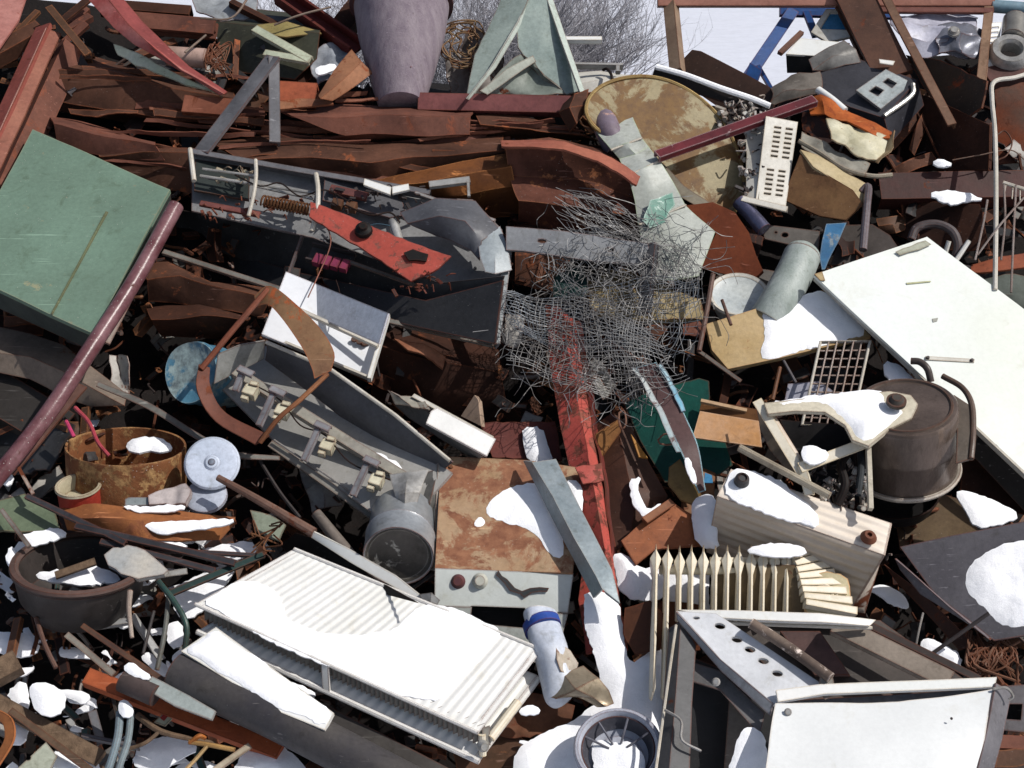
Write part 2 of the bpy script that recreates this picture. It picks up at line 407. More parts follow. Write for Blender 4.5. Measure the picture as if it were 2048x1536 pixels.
# ================= camera, light, setting =================
cam = bpy.data.objects.new('camera', bpy.data.cameras.new('camera')); COL.objects.link(cam); S.camera = cam
cam.location = CAM; cam.rotation_euler = (R(90) - PITCH, 0, 0); cam.data.lens = LENS; cam.data.sensor_width = 36; cam.data.clip_end = 2000; cam.data.clip_start = .1
SUN = Vector((.60, -.20, .76)).normalized()
w = bpy.data.worlds.new('World'); S.world = w; w.use_nodes = True
sky = w.node_tree.nodes.new('ShaderNodeTexSky'); sky.sky_type = 'NISHITA'; sky.sun_disc = False
sky.sun_elevation = math.asin(SUN.z); sky.sun_rotation = math.atan2(SUN.x, SUN.y); sky.dust_density = 2.5; sky.air_density = 1.0
w.node_tree.links.new(sky.outputs[0], w.node_tree.nodes['Background'].inputs[0]); w.node_tree.nodes['Background'].inputs[1].default_value = .085
sl = bpy.data.lights.new('sun', 'SUN'); sl.energy = 4.3; sl.angle = R(.5); sl.color = (1, .965, .91)
so = bpy.data.objects.new('sun', sl); COL.objects.link(so); so.rotation_euler = SUN.to_track_quat('Z', 'Y').to_euler()
S.view_settings.view_transform = 'Standard'; S.view_settings.look = 'None'; S.view_settings.exposure = 0

# snow covered ground to the horizon, its shade put into a greyer blue
g = M(); n = 60
for i in range(n + 1):
    for j in range(n + 1):
        x = -500 + 1000 * i / n; y = -300 + 1100 * (j / n) ** 1.0
        q = Vector((x, y, 0)); q.z = max(0, (y - 60) * .03) + .5 * nz(q, .02) * (1 if y > 30 else 0); g.v.append(q)
g.f = [(i*(n+1)+j, (i+1)*(n+1)+j, (i+1)*(n+1)+j+1, i*(n+1)+j+1) for i in range(n) for j in range(n)]
thing('snow_ground', '', '', g, snow_mat((.60, .62, .69)), kind='structure')

# the body of the heap under everything, near black for the gaps' shade
def crest(u):
    c = [(-600, 10), (0, -10), (250, 20), (400, 66), (600, 130), (760, 190), (1000, 190), (1200, 200), (1500, 215), (1620, 150), (1760, 120), (1900, 110), (2200, 70), (2700, 90)]
    for (a, b), (a2, b2) in zip(c, c[1:]):
        if a <= u <= a2: return b + (b2 - b) * (u - a) / (a2 - a)
    return 90
def mound_h(u, v): 
    q = Vector((u / 300, v / 300, 0)); return -.36 + .13 * noise.noise(q * 1.3) + .06 * noise.noise(q * 4)
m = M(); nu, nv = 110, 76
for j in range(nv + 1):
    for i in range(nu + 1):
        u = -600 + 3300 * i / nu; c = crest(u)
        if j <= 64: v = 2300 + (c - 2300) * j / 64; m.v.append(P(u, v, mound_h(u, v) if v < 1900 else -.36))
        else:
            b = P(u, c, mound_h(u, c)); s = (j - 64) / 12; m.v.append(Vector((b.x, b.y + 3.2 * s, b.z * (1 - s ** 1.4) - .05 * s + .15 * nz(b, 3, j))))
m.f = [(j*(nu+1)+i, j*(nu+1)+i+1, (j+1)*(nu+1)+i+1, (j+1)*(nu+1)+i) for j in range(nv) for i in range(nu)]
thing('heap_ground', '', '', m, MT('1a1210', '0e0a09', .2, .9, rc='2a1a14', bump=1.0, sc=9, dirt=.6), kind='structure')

# ================= top left =================
thing('steel_sheet', 'faded pink steel sheet cut off by the top left corner of the picture', 'sheet', plate(Pl(20, 40, .12, 20, 60), [(-60, -40), (64, -40), (38, 40), (-10, 110), (-60, 180)], 5, 3), MT('a8746c', '8a544c', .35, .6, rc='6e3a30'))
thing('steel_girder', 'red channel beam with bright edges slanting down left of the green cabinet', 'beam', [('web', beam((86, 50, .1), (-44, 330, .1), 40, 10, 'box', wob=2, az=-35, el=35), MT('8c4a40', '74382e', .25, .6)), ('flange', beam((108, 62, .1), (-20, 345, .1), 30, 8, 'box', wob=2, az=35, el=60), MT('94604e', '7c4a3c', .25, .6)), ('edge', tube([(93, 56, .12), (-34, 336, .12)], 1.8, 6), MT('c49a90', 'a47a70', .1))])
thing('steel_angle', 'dull red angle bar lying right beside the slanting red channel beam', 'angle bar', beam((124, 82, .0), (-10, 370, .02), 24, 50, 'L', az=-50, el=30, th=5, wob=2), RUSTR)
thing('steel_girder', 'short brown beam stub crossing behind the pink sheet at the far left', 'beam', beam((80, 50, .02), (-30, 110, .02), 34, 34, 'C', wob=3), RUST)
thing('angle_bar', 'thin brown flat bar leaning above the rusty folded sheets at upper left', 'bar', beam((97, 12, .15), (176, 108, .12), 15, 10, 'L', th=3), BRN)
thing('steel_bar', 'thin dark red bar running up to the top edge left of the big red strip', 'bar', beam((122, 42, .02), (185, -10, .0), 17, 14, 'L', wob=1), RUSTD)
thing('bent_strip', 'big faded red bent steel strip with a pale peeled end at upper left', 'strip', [
  ('strip', loft([[(170, -10, .2), (228, 55, .2), (270, 90, .18), (335, 128, .16), (440, 190, .1)], [(210, -10, .25), (258, 50, .24), (310, 98, .22), (362, 140, .18), (450, 188, .11)]], 4, 2, 4), REDF),
  ('flange', loft([[(210, -10, .25), (258, 50, .24), (310, 98, .22), (362, 140, .18), (450, 187, .11)], [(240, -10, .18), (284, 42, .17), (332, 88, .16), (378, 132, .13), (455, 184, .09)]], 4, 1, 4), MT('8a4440', '6e3430', .2, .5))])
thing('torn_sheet', 'torn strip of pale green and white sheet under the faded red bent strip', 'sheet', loft([[(225, 88, .1), (262, 100, .1), (330, 135, .1), (440, 190, .08)], [(235, 108, .08), (270, 130, .08), (345, 160, .08), (445, 192, .08)]], 3, 6, 4, ns=14), MT('b4bea4', 'd0d0c4', .3, .5, rc='4a3424'))
thing('steel_girder', 'red channel beam lying level across the top left behind the bent strip', 'beam', beam((262, 38, .0), (428, 52, .0), 34, 30, 'I', wob=1, th=9, el=35), RUSTR)
thing('steel_girder', 'dark red beam running behind the level red channel at the top left', 'beam', beam((200, 6, -.1), (380, 20, -.1), 26, 26, 'C', wob=1), RUSTD)
thing('roller', 'dusty pink roller drum with a frayed end behind the bent strip', 'roller', [('barrel', tube([(335, 112, .02), (412, 117, .02)], 20, 16, straight=True), MT('b0958a', '8e7468', .2)), ('frayed_end', msum([tube([(412 + random.uniform(-4, 8), 105 + random.uniform(-4, 26), .05), (430 + random.uniform(-15, 30), 110 + random.uniform(-30, 40), .06), (440 + random.uniform(-20, 35), 120 + random.uniform(-30, 40), .05)], 1.4, 4) for _ in range(22)]), MT('7c5a44', '5c4030', .3))])
thing('metal_box', 'dark olive sheet metal box lying behind the pale V shaped frame', 'box', boxE(Pl(540, 90, -.05, -25, 40), [(428, 42), (640, 66), (634, 118), (590, 160), (445, 140)], (440, 10, -.35)), MT('4a4a3c', '34342a', .2, .6))
thing('bent_channel', 'pale green V shaped bent frame piece in front of the olive box', 'frame', beam((508, 55, .06), (620, 118, .08), 18, 10, 'C', th=3).__add__(beam((620, 120, .08), (528, 104, .06), 16, 8, 'L', th=3)), MT('b2b8a2', '9aa08c', .15))
thing('crumpled_cover', 'yellowish crumpled lid on top of the olive box', 'lid', loft([[(515, 48, .02), (575, 42, .03), (640, 62, .02)], [(505, 62, .03), (570, 72, .05), (642, 66, .03)]], 3, 5), MT('9a8a58', '7c7044', .25))
thing('steel_girder', 'dark red channel with thin bright edges slanting down to the faded column', 'beam', beam((560, -20, .04), (712, 86, .04), 38, 26, 'U', th=5), MT('6a2a26', '4a1c1a', .25))
thing('steel_girder', 'rusty red beam leaning from the orange plate up to the top left of the column', 'beam', beam((738, -20, -.06), (560, 200, -.1), 46, 30, 'C', wob=2), RUSTD)
thing('rust_plate', 'orange rusty folded plate standing against the left foot of the column', 'plate', loft([[(636, 192, .12), (668, 140, .12), (703, 98, .1)], [(640, 198, .16), (684, 160, .16), (724, 124, .13)], [(664, 202, .1), (706, 175, .1), (746, 146, .08)]], 4, 2, 3), ORG)
thing('rust_duct', 'orange red square duct end left of the orange folded plate', 'duct', beam((556, 182, .05), (632, 186, .05), 48, 40, 'C', wob=2, el=45), MT('9c5236', '7a3a26', .25, .7))
thing('rust_sheet', 'flat rusty strip lying under the orange plate and duct', 'sheet', loft([[(520, 206, .08), (600, 196, .08), (664, 200, .08)], [(530, 222, .08), (600, 214, .08), (668, 210, .08)]], 4, 3), ORG)

# faded column
cpl = Pl(803, 208, -.02, n=Vector((.11, .10, 1)))
thing('column', 'tall faded purple grey tapered column with a dark rim cut by the top edge', 'column', [
  ('shaft', lathe(Pl(802, 205, -.02, n=(P(803, -80, .15) - P(802, 210, -.05))), 802, 205, [(0, -6), (46, -6), (70, 80), (88, 160), (102, 260), (104, 300), (0, 300)], 48, wob=.03), MT('8a7f86', '74687 2'.replace(' ', ''), .2, .75, rc='5c4c58', stretch=(5, 5, 1), speck=1.2, bump=.5)),
  ('rim', lathe(Pl(802, 205, -.02, n=(P(803, -80, .15) - P(802, 210, -.05))), 802, 205, [(98, 232), (107, 236), (109, 262), (100, 266), (98, 232)], 48), MT('4a3236', '3a262a', .2)),
  ('torn_dent', loft([[(788, 110, .15), (812, 114, .16), (838, 122, .13)], [(806, 126, .14), (822, 136, .165), (840, 134, .13)]], 2, 4), MT('a8929e', '5a464e', .1))])

# rusty folded sheets in the upper left
FS = [
 ('long rusty folded sheet panel lying highest under the torn pale strip', [[(100, 100, -.12), (200, 118, -.12), (330, 150, -.1), (470, 190, -.1)], [(98, 135, -.0), (210, 140, .0), (330, 168, .0), (474, 200, .0)], [(92, 200, -.06), (220, 222, -.06), (340, 240, -.06), (470, 244, -.06)], [(92, 225, -.2), (230, 240, -.2), (340, 262, -.2), (470, 262, -.2)]], RUST),
 ('shorter rusty folded sheet panel with a light upper flange above the green cabinet', [[(98, 232, -.05), (190, 252, -.05), (310, 282, -.05)], [(104, 244, .05), (190, 266, .05), (312, 290, .04)], [(112, 290, .0), (200, 312, .0), (330, 322, .0)], [(140, 320, -.12), (240, 335, -.12), (380, 340, -.12)]], RUSTR),
 ('dark rusty sheet behind the left end of the grey console', [[(190, 300, -.02), (290, 296, -.02), (400, 298, -.02)], [(200, 312, .02), (300, 306, .03), (400, 306, .02)], [(230, 330, -.03), (320, 335, -.03), (400, 345, -.04)], [(250, 372, -.1), (330, 380, -.1), (400, 390, -.1)]], RUST),
 ('broad brown red sheet under the foot of the column with a long upper fold', [[(545, 212, -.04), (680, 206, -.02), (800, 210, -.02), (950, 222, -.04)], [(580, 232, .05), (700, 230, .06), (820, 230, .06), (945, 226, .04)], [(690, 268, .02), (760, 272, .02), (860, 270, .02), (940, 268, .0)], [(560, 290, -.1), (700, 290, -.1), (860, 284, -.1), (950, 282, -.1)]], RUSTR),
 ('long wavy dark rusty sheet stretching behind the top of the grey console', [[(420, 285, -.04), (560, 270, -.06), (720, 280, -.08), (860, 276, -.06), (1010, 270, -.08)], [(450, 300, .03), (600, 286, .02), (720, 300, .03), (850, 298, .02), (1000, 286, .02)], [(480, 318, .06), (620, 312, .05), (740, 322, .06), (870, 310, .05), (1010, 300, .04)], [(520, 350, -.06), (640, 360, -.06), (760, 372, -.06), (880, 360, -.08), (1010, 345, -.08)]], RUST),
 ('orange brown creased sheet in the middle above the small white bracket', [[(740, 366, -.02), (860, 336, .03), (1010, 306, .03)], [(760, 380, .04), (880, 356, .06), (1022, 330, .06)], [(800, 400, -.04), (900, 395, .0), (1030, 372, .02)], [(850, 430, -.14), (940, 440, -.12), (1040, 430, -.1)]], MT('7a4a26', '5e3a24', .3, .8, rc='8a5a34', spec=.15)),
 ('large torn red brown sheet with a curled lit upper edge right of the middle', [[(1000, 285, .02), (1100, 276, .04), (1200, 296, .04), (1276, 345, .02)], [(1010, 300, .09), (1110, 296, .1), (1195, 318, .1), (1276, 372, .06)], [(1020, 350, .03), (1120, 356, .05), (1200, 370, .04), (1280, 400, .03)], [(1040, 400, .04), (1130, 412, .06), (1200, 418, .03), (1290, 430, .03)], [(1040, 450, -.1), (1130, 470, -.06), (1200, 470, -.06), (1300, 470, -.08)]], MT('6a4236', '46291f', .35, .75, rc='70462e', speck=.8, spec=.15)),
 ('rusty flap curling up at the right end of the purple red channel', [[(1128, 205, .04), (1150, 186, .08), (1178, 178, .06)], [(1120, 222, .05), (1142, 215, .09), (1172, 212, .08)], [(1140, 262, .02), (1156, 248, .06), (1168, 232, .05)]], RUST),
 ('rusty sheet hanging under the purple red channel near the big round lid', [[(950, 226, -.02), (1050, 232, -.01), (1150, 256, -.02)], [(960, 250, .02), (1060, 256, .02), (1160, 272, .02)], [(980, 275, -.05), (1080, 275, -.05), (1190, 285, -.05)]], RUST),
 ('crumpled rusty sheet under the grey console left of the white fixture', [[(280, 540, -.04), (330, 520, -.02), (420, 560, -.02), (560, 580, -.06)], [(300, 560, .04), (360, 548, .04), (450, 575, .03), (540, 600, .0)], [(300, 600, -.06), (390, 610, -.04), (450, 620, -.04), (520, 640, -.08)]], RUST),
 ('dark creased rusty sheet below the crumpled one beside the maroon pipe', [[(290, 610, -.08), (400, 590, -.05), (520, 600, -.1)], [(300, 640, .0), (400, 634, .02), (500, 640, -.04)], [(320, 670, -.1), (410, 676, -.1), (480, 680, -.14)]], RUSTD),
 ('long dark rusty sheet below the grey console and right of the white fixture', [[(760, 640, -.15), (880, 670, -.12), (1000, 700, -.14)], [(750, 690, -.06), (870, 720, -.04), (1000, 745, -.06)], [(745, 740, -.14), (860, 780, -.12), (1010, 800, -.12)], [(740, 800, -.25), (860, 840, -.22), (1060, 850, -.2)]], RUSTD),
 ('rusty shredded sheet behind the grey arm with two holes', [[(1030, 430, -.1), (1100, 440, -.06), (1180, 452, -.1)], [(1030, 510, -.02), (1080, 510, .0), (1140, 520, -.04)], [(1030, 570, -.06), (1070, 580, -.04), (1120, 585, -.06)]], RUST),
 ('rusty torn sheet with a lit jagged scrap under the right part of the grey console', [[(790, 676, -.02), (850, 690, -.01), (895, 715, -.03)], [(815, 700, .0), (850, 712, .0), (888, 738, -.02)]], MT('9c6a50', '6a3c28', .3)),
]
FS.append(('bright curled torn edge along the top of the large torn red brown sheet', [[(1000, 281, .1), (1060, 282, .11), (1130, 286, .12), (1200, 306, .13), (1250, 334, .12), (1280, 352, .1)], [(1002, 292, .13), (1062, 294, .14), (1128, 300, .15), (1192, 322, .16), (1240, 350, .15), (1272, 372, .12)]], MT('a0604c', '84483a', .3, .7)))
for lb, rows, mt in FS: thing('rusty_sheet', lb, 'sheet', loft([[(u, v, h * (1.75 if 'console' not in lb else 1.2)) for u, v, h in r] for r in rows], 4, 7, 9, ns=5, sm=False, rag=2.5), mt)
thing('channel_bar', 'purple red channel with a lit top edge behind the right of the column', 'channel', beam((836, 202, .04), (1142, 208, .04), 36, 30, 'C', th=4, wob=1, el=30), MT('7a4644', '5a2e30', .25))
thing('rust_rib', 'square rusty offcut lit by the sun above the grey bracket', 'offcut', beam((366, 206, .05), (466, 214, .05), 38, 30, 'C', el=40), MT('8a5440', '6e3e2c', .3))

# ================= green cabinet and pipe =================
gp = Pl(130, 460, .18, 0, 62)
gq = [(65, 258), (340, 378), (188, 668), (-87, 541)]
gm = boxE(gp, gq, (205, 715, .0), 2)
thing('green_cabinet', 'large green painted metal cabinet lying tilted at the left edge', 'cabinet', [
  ('door', plate(Pl(130, 460, .2, 0, 62), gq, 10, 3, ds=2.5), MT('6c8474', '64796a', .2, .5, rc='7c7460', sc=3, rsc=12, dirt=.3, speck=.9, bump=.1, rc2='84886c')),
  ('body', fixn(M([p - gp.n * .012 for p in [gp.p(*q) for q in gq]] + [p - gp.n * .13 for p in [gp.p(*q) for q in [(70, 262), (334, 380), (184, 660), (-80, 540)]]], [(0,1,2,3),(7,6,5,4),(0,4,5,1),(1,5,6,2),(2,6,7,3),(3,7,4,0)])), MT('3e4440', '2c302e', .2)),
  ('door_seam', plate(Pl(130, 460, .2, 0, 62), [(212, 425), (217, 427), (106, 632), (103, 629)], 1, 0, up=3.5), MT('6c7c5c', '5c6c50', .3)),
  ('edge_trim', beam((-80, 560, .1), (180, 680, .12), 12, 8, 'L', th=3), MT('9a958c', '6e6a64', .2)),
  ('foot', beam((8, 606, .05), (30, 612, .05), 22, 14), DGREY), ('foot', beam((135, 668, .05), (160, 676, .05), 22, 14), DGREY)])
thing('steel_pipe', 'long scraped maroon pipe leaning along the right side of the green cabinet', 'pipe', [('pipe', tube([(352, 412, .3), (270, 560, .3), (180, 700, .29), (90, 835, .27), (-30, 985, .24)], 16, 16, 8), MT('5a3438', '7e5c60', .25, .28, rc='38201c', rsc=22, sc=8, speck=1.4)),
  ('lip', beam((335, 440, .24), (210, 684, .24), 20, 6, 'box', az=30, el=50), MT('8c8078', '6a4a44', .25))])
thing('channel_bar', 'dusty beige creased channel under the bottom of the green cabinet', 'channel', loft([[(-40, 645, -.02), (60, 665, -.02), (130, 690, -.02), (255, 790, -.04)], [(-40, 700, .04), (60, 715, .04), (130, 745, .04), (250, 812, -.02)], [(-40, 735, -.02), (60, 760, -.02), (120, 790, -.03), (180, 812, -.06)]], 4, 3, 4), MT('7c6e62', '60564e', .2, .7))
thing('channel_bar', 'black channel lying below the dusty beige one at the left edge', 'channel', beam((-30, 770, -.06), (120, 860, -.08), 90, 50, 'C', th=5, wob=3), MT('34302e', '26221f', .25))
thing('metal_sheet', 'dark grey sheet under the maroon pipe at the left edge', 'sheet', plate(Pl(50, 850, -.12, -30, 50), [(-30, 800), (60, 790), (150, 850), (100, 940), (-30, 950)], 4, 5, rag=4), DGREY)
thing('flat_strap', 'long thin grey strap curving down from the maroon pipe to the white disc', 'strap', loft([[(196, 762, .06), (300, 806, .08), (400, 868, .1), (470, 902, .1), (560, 912, .06)], [(192, 772, .06), (296, 818, .08), (396, 880, .1), (466, 914, .1), (560, 920, .06)]], 3, 0, 5, sm=True), MT('7c7a74', '5a5854', .15))
thing('flat_strap', 'brown strip lying parallel and just left of the maroon pipe', 'strap', beam((165, 770, .1), (20, 945, .1), 20, 5, 'box', wob=3), MT('6a4c42', '4a322a', .3))
thing('metal_bracket', 'tall dark grey angle bracket with two legs rising above the grey console', 'bracket', [('leg', beam((546, 112, .2), (402, 302, .12), 34, 20, 'J', th=6, az=-20), MT('66666a', '4a4a4e', .1, .5)), ('leg', beam((548, 112, .2), (550, 284, .1), 22, 16, 'L', th=5, az=20), MGREY)])

def scrap_(u0, v0, u1, v1, n, h):
    ms = []
    for _ in range(n):
        u, v = random.uniform(u0, u1), random.uniform(v0, v1); a = random.uniform(-.5, 1.2); L = random.uniform(4, 20); A = (u, v, h + random.uniform(-.03, .02)); B = (u + math.cos(a) * L, v + math.sin(a) * L, h + random.uniform(-.03, .02))
        ms.append(beam(A, B, random.uniform(2, 8), random.uniform(2, 6), random.choice(['box', 'L']), th=2) if random.random() < .6 else tube([A, ((A[0] + B[0]) / 2, A[1] - 4, h + .02), B], 1.3, 5))
    return msum(ms)
# ================= dark grey console =================
cp = Pl(680, 440, .06, 0, 48)
lowp = Pl(680, 560, .04, -20, 25)
TP = [(382, 300), (510, 318), (640, 345), (860, 384), (945, 388), (1004, 448), (1020, 520), (1005, 552), (880, 568), (625, 466), (380, 412)]
con = [
 ('back_plate', plate(cp, TP, 5, 3, ds=2, up=-18), MT('8a8a8a', '707072', .2, .5, speck=.5)),
 ('top_flange', beam((382, 302, .12), (860, 384, .12), 13, 30, 'L', th=3, wob=1), MGREY),
 ('end_cap', loft([[(955, 482, .18), (975, 468, .19), (1000, 452, .18)], [(960, 515, .19), (990, 505, .21), (1016, 495, .18)], [(970, 544, .18), (990, 548, .19), (1024, 540, .16)]], 4, 0, 2), MT('a4acb0', '8c9498', .05, .4)),
 ('end_edge', beam((1016, 500, .15), (992, 686, .12), 18, 20, 'L', th=4, az=40), MT('8e9496', '767c80', .08)),
 ('side_wall', plate(Pl(680, 500, .0, -30, 5), [(345, 418), (625, 466), (700, 500), (880, 566), (1008, 552), (990, 600), (850, 600), (600, 560), (340, 470)], 5, 1), DGREY),
 ('tray', plate(Pl(700, 600, -.06, -35, 35), [(338, 470), (600, 545), (850, 600), (1006, 560), (990, 688), (780, 642), (570, 580), (325, 498)], 5, 1.5), MT('333335', '28282a', .08, .55, speck=.6)),
 ('rim_strip', beam((326, 502, .02), (575, 582, .02), 11, 7, 'box'), MT('7a7872', '56544f', .15)),
 ('rim_strip', beam((640, 610, .02), (988, 688, .04), 11, 7, 'box'), MT('7a7872', '56544f', .15)),
 ('bent_visor', loft([[(800, 425, .16), (870, 396, .22), (950, 400, .2), (1000, 460, .18)], [(815, 445, .2), (880, 432, .26), (930, 440, .26), (962, 480, .2)], [(870, 470, .14), (900, 480, .16), (940, 500, .16), (958, 520, .16)]], 4, 3, 3), MT('5e5f64', '4a4b50', .08, .45)),
 ('hook', tube([(380, 298, .2), (384, 330, .2), (388, 362, .2)], 5, 8, straight=True), WHTD),
 ('hook', tube([(511, 320, .2), (512, 350, .22), (508, 385, .21), (497, 432, .16)], 4, 8), WHTD),
 ('hook', tube([(632, 348, .2), (636, 380, .22), (634, 420, .21), (624, 462, .16)], 5, 8), WHTD),
 ('rod', tube([(400, 352, .16), (640, 388, .16)], 3.5, 8, straight=True), SILV), ('rod', tube([(510, 372, .16), (626, 398, .16)], 3, 8, straight=True), SILV), ('rod', tube([(405, 338, .17), (510, 352, .17)], 3, 8, straight=True), SILV),
 ('spring', coil((525, 402, .15), (622, 420, .15), 11, 2.2, 15), MT('6a5034', '4a3826', .3, .4, metal=.5)),
 ('terminal', msum([beam((664 + 28 * i, 402 + 5 * i, .14), (684 + 28 * i, 406 + 5 * i, .14), 18, 16) for i in range(2)]), MT('6a4a34', '4a3020', .2)),
 ('holder_strip', beam((400, 405, .13), (520, 428, .13), 12, 6, 'C', th=2), MT('7e4a44', '5c3634', .2)), ('holder_strip', beam((660, 375, .14), (735, 392, .14), 18, 8, 'C', th=3), MT('7e4a44', '5c3634', .2)),
 ('white_clip', msum([plate(cp, [(733, 386), (786, 403), (784, 418), (731, 398)], 6, up=50), plate(cp, [(788, 402), (820, 396), (822, 408), (788, 416)], 6, up=50)]), WHT),
 ('capacitor', tube([(786, 442, .16), (797, 482, .16)], 10, 14, straight=True), SILV),
 ('red_panel', plate(cp, [(628, 440), (690, 462), (820, 518), (905, 548), (880, 572), (826, 598), (720, 525), (626, 470)], 5, 2, up=64, rag=1.5), MT('a84a3e', '963f34', .42, .55, rc='4a2a24', rc2='7a4a40', rsc=20, speck=.8)),
 ('knob', lathe(cp, 733, 500, [(0, 18), (7, 18), (9, 12), (16, 8), (18, 0)], 16, up=68), BLACK),
 ('broken_hole', plate(cp, [(812, 545), (830, 538), (860, 548), (856, 562), (822, 560)], 4, up=72, rag=2), BLACK),
 ('dark_hole', plate(cp, [(928, 494), (934, 496), (933, 502), (927, 500)], 3, up=30), BLACK),
 ('pink_terminal', msum([beam((628 + 18 * i, 514 + 4 * i, .1), (642 + 18 * i, 518 + 4 * i, .1), 24, 14) for i in range(4)]), MT('80304c', '5c2038', .25, .5)),
 ('terminal_shroud', beam((618, 500, .08), (704, 520, .08), 44, 14, 'U', th=4), DGREY),
 ('wire', tube([(644, 432, .16), (660, 470, .18), (658, 500, .18), (634, 556, .2), (616, 595, .2)], 1.3, 5), MT('8a5040', '60382c')),
 ('wire', tube([(672, 560, .1), (680, 590, .16), (682, 640, .2)], 1.2, 5), BLACK),
 ('screw', msum([lathe(cp, u, v, [(0, 4), (3, 4), (4, 0)], 8, up=-14) for u, v in [(480, 412), (660, 470), (880, 440), (934, 470), (860, 500), (950, 530)]]), SILV),
 ('wire', tube([(470, 350, .17), (520, 372, .2), (560, 366, .2), (600, 392, .18), (650, 380, .18), (700, 404, .18)], 1.6, 5), BLACK), ('wire', tube([(690, 410, .17), (740, 430, .2), (780, 425, .2), (800, 445, .18)], 2, 5), BLACK), ('wire', tube([(720, 462, .16), (750, 448, .18), (786, 452, .17)], 1.1, 5), MT('3c5c6c', '2c4454')),
 ('loose_bits', scrap_(430, 335, 500, 372, 16, .15), MT('b4b09c', '8c8874', .2)), ('loose_bits', scrap_(655, 372, 850, 425, 34, .15), DGREY), ('loose_bits', scrap_(400, 395, 640, 440, 34, .14), MT('6a4638', '8a4a3c', .3)), ('loose_bits', scrap_(780, 540, 900, 590, 18, .18), MT('6c2e26', '2c1c1a', .3)), ('divider', beam((604, 470, .08), (572, 560, .02), 5, 10), MT('5a5a5c', '444446', .1)), ('shelf_edge', beam((690, 520, .09), (830, 570, .08), 8, 4, wob=1), MT('6a6660', '4c4a46', .15)), ('shelf_edge', beam((830, 384, .15), (990, 440, .16), 7, 5, wob=1), MT('9a9a9a', '7a7a7a', .1)),
 ('small_bracket', msum([beam((858, 368, .14), (940, 358, .14), 16, 8, 'box'), beam((936, 360, .14), (938, 392, .14), 6, 5)]), LGREY),
 ('rear_flap', plate(Pl(450, 365, .08, 10, 60), [(390, 318), (500, 335), (498, 400), (388, 380)], 4, 2), MT('303634', '222826', .2)),
 ('inner_partition', plate(Pl(690, 400, .1, 15, 60), [(650, 352), (800, 382), (812, 430), (780, 436), (645, 400)], 4, 2), MT('5a5a5e', '48484c', .15)),
]
thing('lamp_console', 'long dark grey metal light housing torn open with a red panel and white hooks', 'light housing', con)
thing('metal_strut', 'grey arm with two holes bent down at its right end, right of the grey console', 'arm', [
 ('arm', plate(Pl(1160, 490, .2, 0, 35), [(1012, 452), (1130, 462), (1296, 486), (1306, 532), (1180, 522), (1045, 502), (1012, 500)], 8, 1, holes=[ell(1084, 482, 9, 4, 5, 10), ell(1220, 499, 8, 4, 5, 10)]), MT('85878a', '74767a', .1, .4)),
 ('arm_end', beam((1300, 486, .2), (1284, 628, .14), 24, 18, 'L', th=5, az=-35, el=30), MT('4e4e52', '3c3c40', .1))])

# white fixture, hoop
fp = Pl(650, 645, .12, 12, 46)
thing('light_fixture', 'white fluorescent light fixture with a burn mark below the grey console', 'light fixture', [
 ('base_plate', plate(fp, [(572, 543), (776, 626), (737, 758), (523, 668)], 8, .8), MT('d8dade', 'ccced2', .03, .35, dirt=.1, bump=.05)),
 ('upper_panel', plate(Pl(664, 612, .2, -50, 30), [(572, 543), (776, 626), (757, 688), (556, 600)], 5, .5), MT('d0d4dc', 'c0c6d0', .05, .4)),  # panel tilted away from the sun, standing in for the console's shadow
 ('divider', beam((556, 598, .17), (756, 690, .17), 7, 9), WHTD),
 ('side_lip', beam((776, 628, .145), (738, 756, .14), 8, 14), WHT),
 ('burnt_socket', msum([plate(fp, ell(722 + random.uniform(-18, 18), 684 + random.uniform(-9, 9), 7, 5, 0, 8), 5, up=8 + i * .7) for i in range(9)]), MT('5c4a40', '3a2e28', .2)),
 ('side_lip', beam((524, 664, .13), (735, 752, .13), 5, 10), WHTD)])
thing('rusty_hoop', 'bent rusty metal hoop standing over the long grey trough', 'hoop', [
 ('wide_band', loft([[(508, 592, .3), (540, 572, .34), (592, 608, .36), (640, 655, .36), (668, 705, .34), (662, 742, .3)], [(512, 612, .28), (536, 610, .32), (566, 640, .34), (602, 690, .34), (622, 735, .32), (628, 758, .29)]], 4, 2, 5, sm=True), MT('8a6a4c', '70503a', .4, .6, rc='7a3f22')),
 ('thin_bar', tube([(655, 748, .29), (600, 800, .3), (556, 838, .28), (520, 885, .22)], 5, 8, 4), MT('8a5c3c', '6a4028', .3)),
 ('thin_bar', tube([(536, 578, .33), (470, 655, .33), (402, 738, .28)], 6, 8, 4), MT('7a4430', '5a3022', .3)),
 ('lower_band', loft([[(398, 728, .28), (392, 780, .28), (432, 842, .24), (510, 890, .2)], [(420, 735, .26), (420, 775, .26), (452, 826, .24), (540, 872, .2)]], 4, 3, 5, sm=True), MT('6a3a2a', '4e281c', .3))])
thing('paint_drum', 'blue drum with peeling pale paint behind the left end of the grey trough', 'drum', lathe(Pl(380, 740, -.02, -25, 25), 385, 745, [(0, 0), (50, 0), (62, 4), (64, -6), (60, -12), (64, -60), (60, -120)], 36, wob=.15), MT('5c8ea6', '3c6680', .55, .4, rc='a0b4b4', rc2='5a6468', rsc=6, rr=.5))

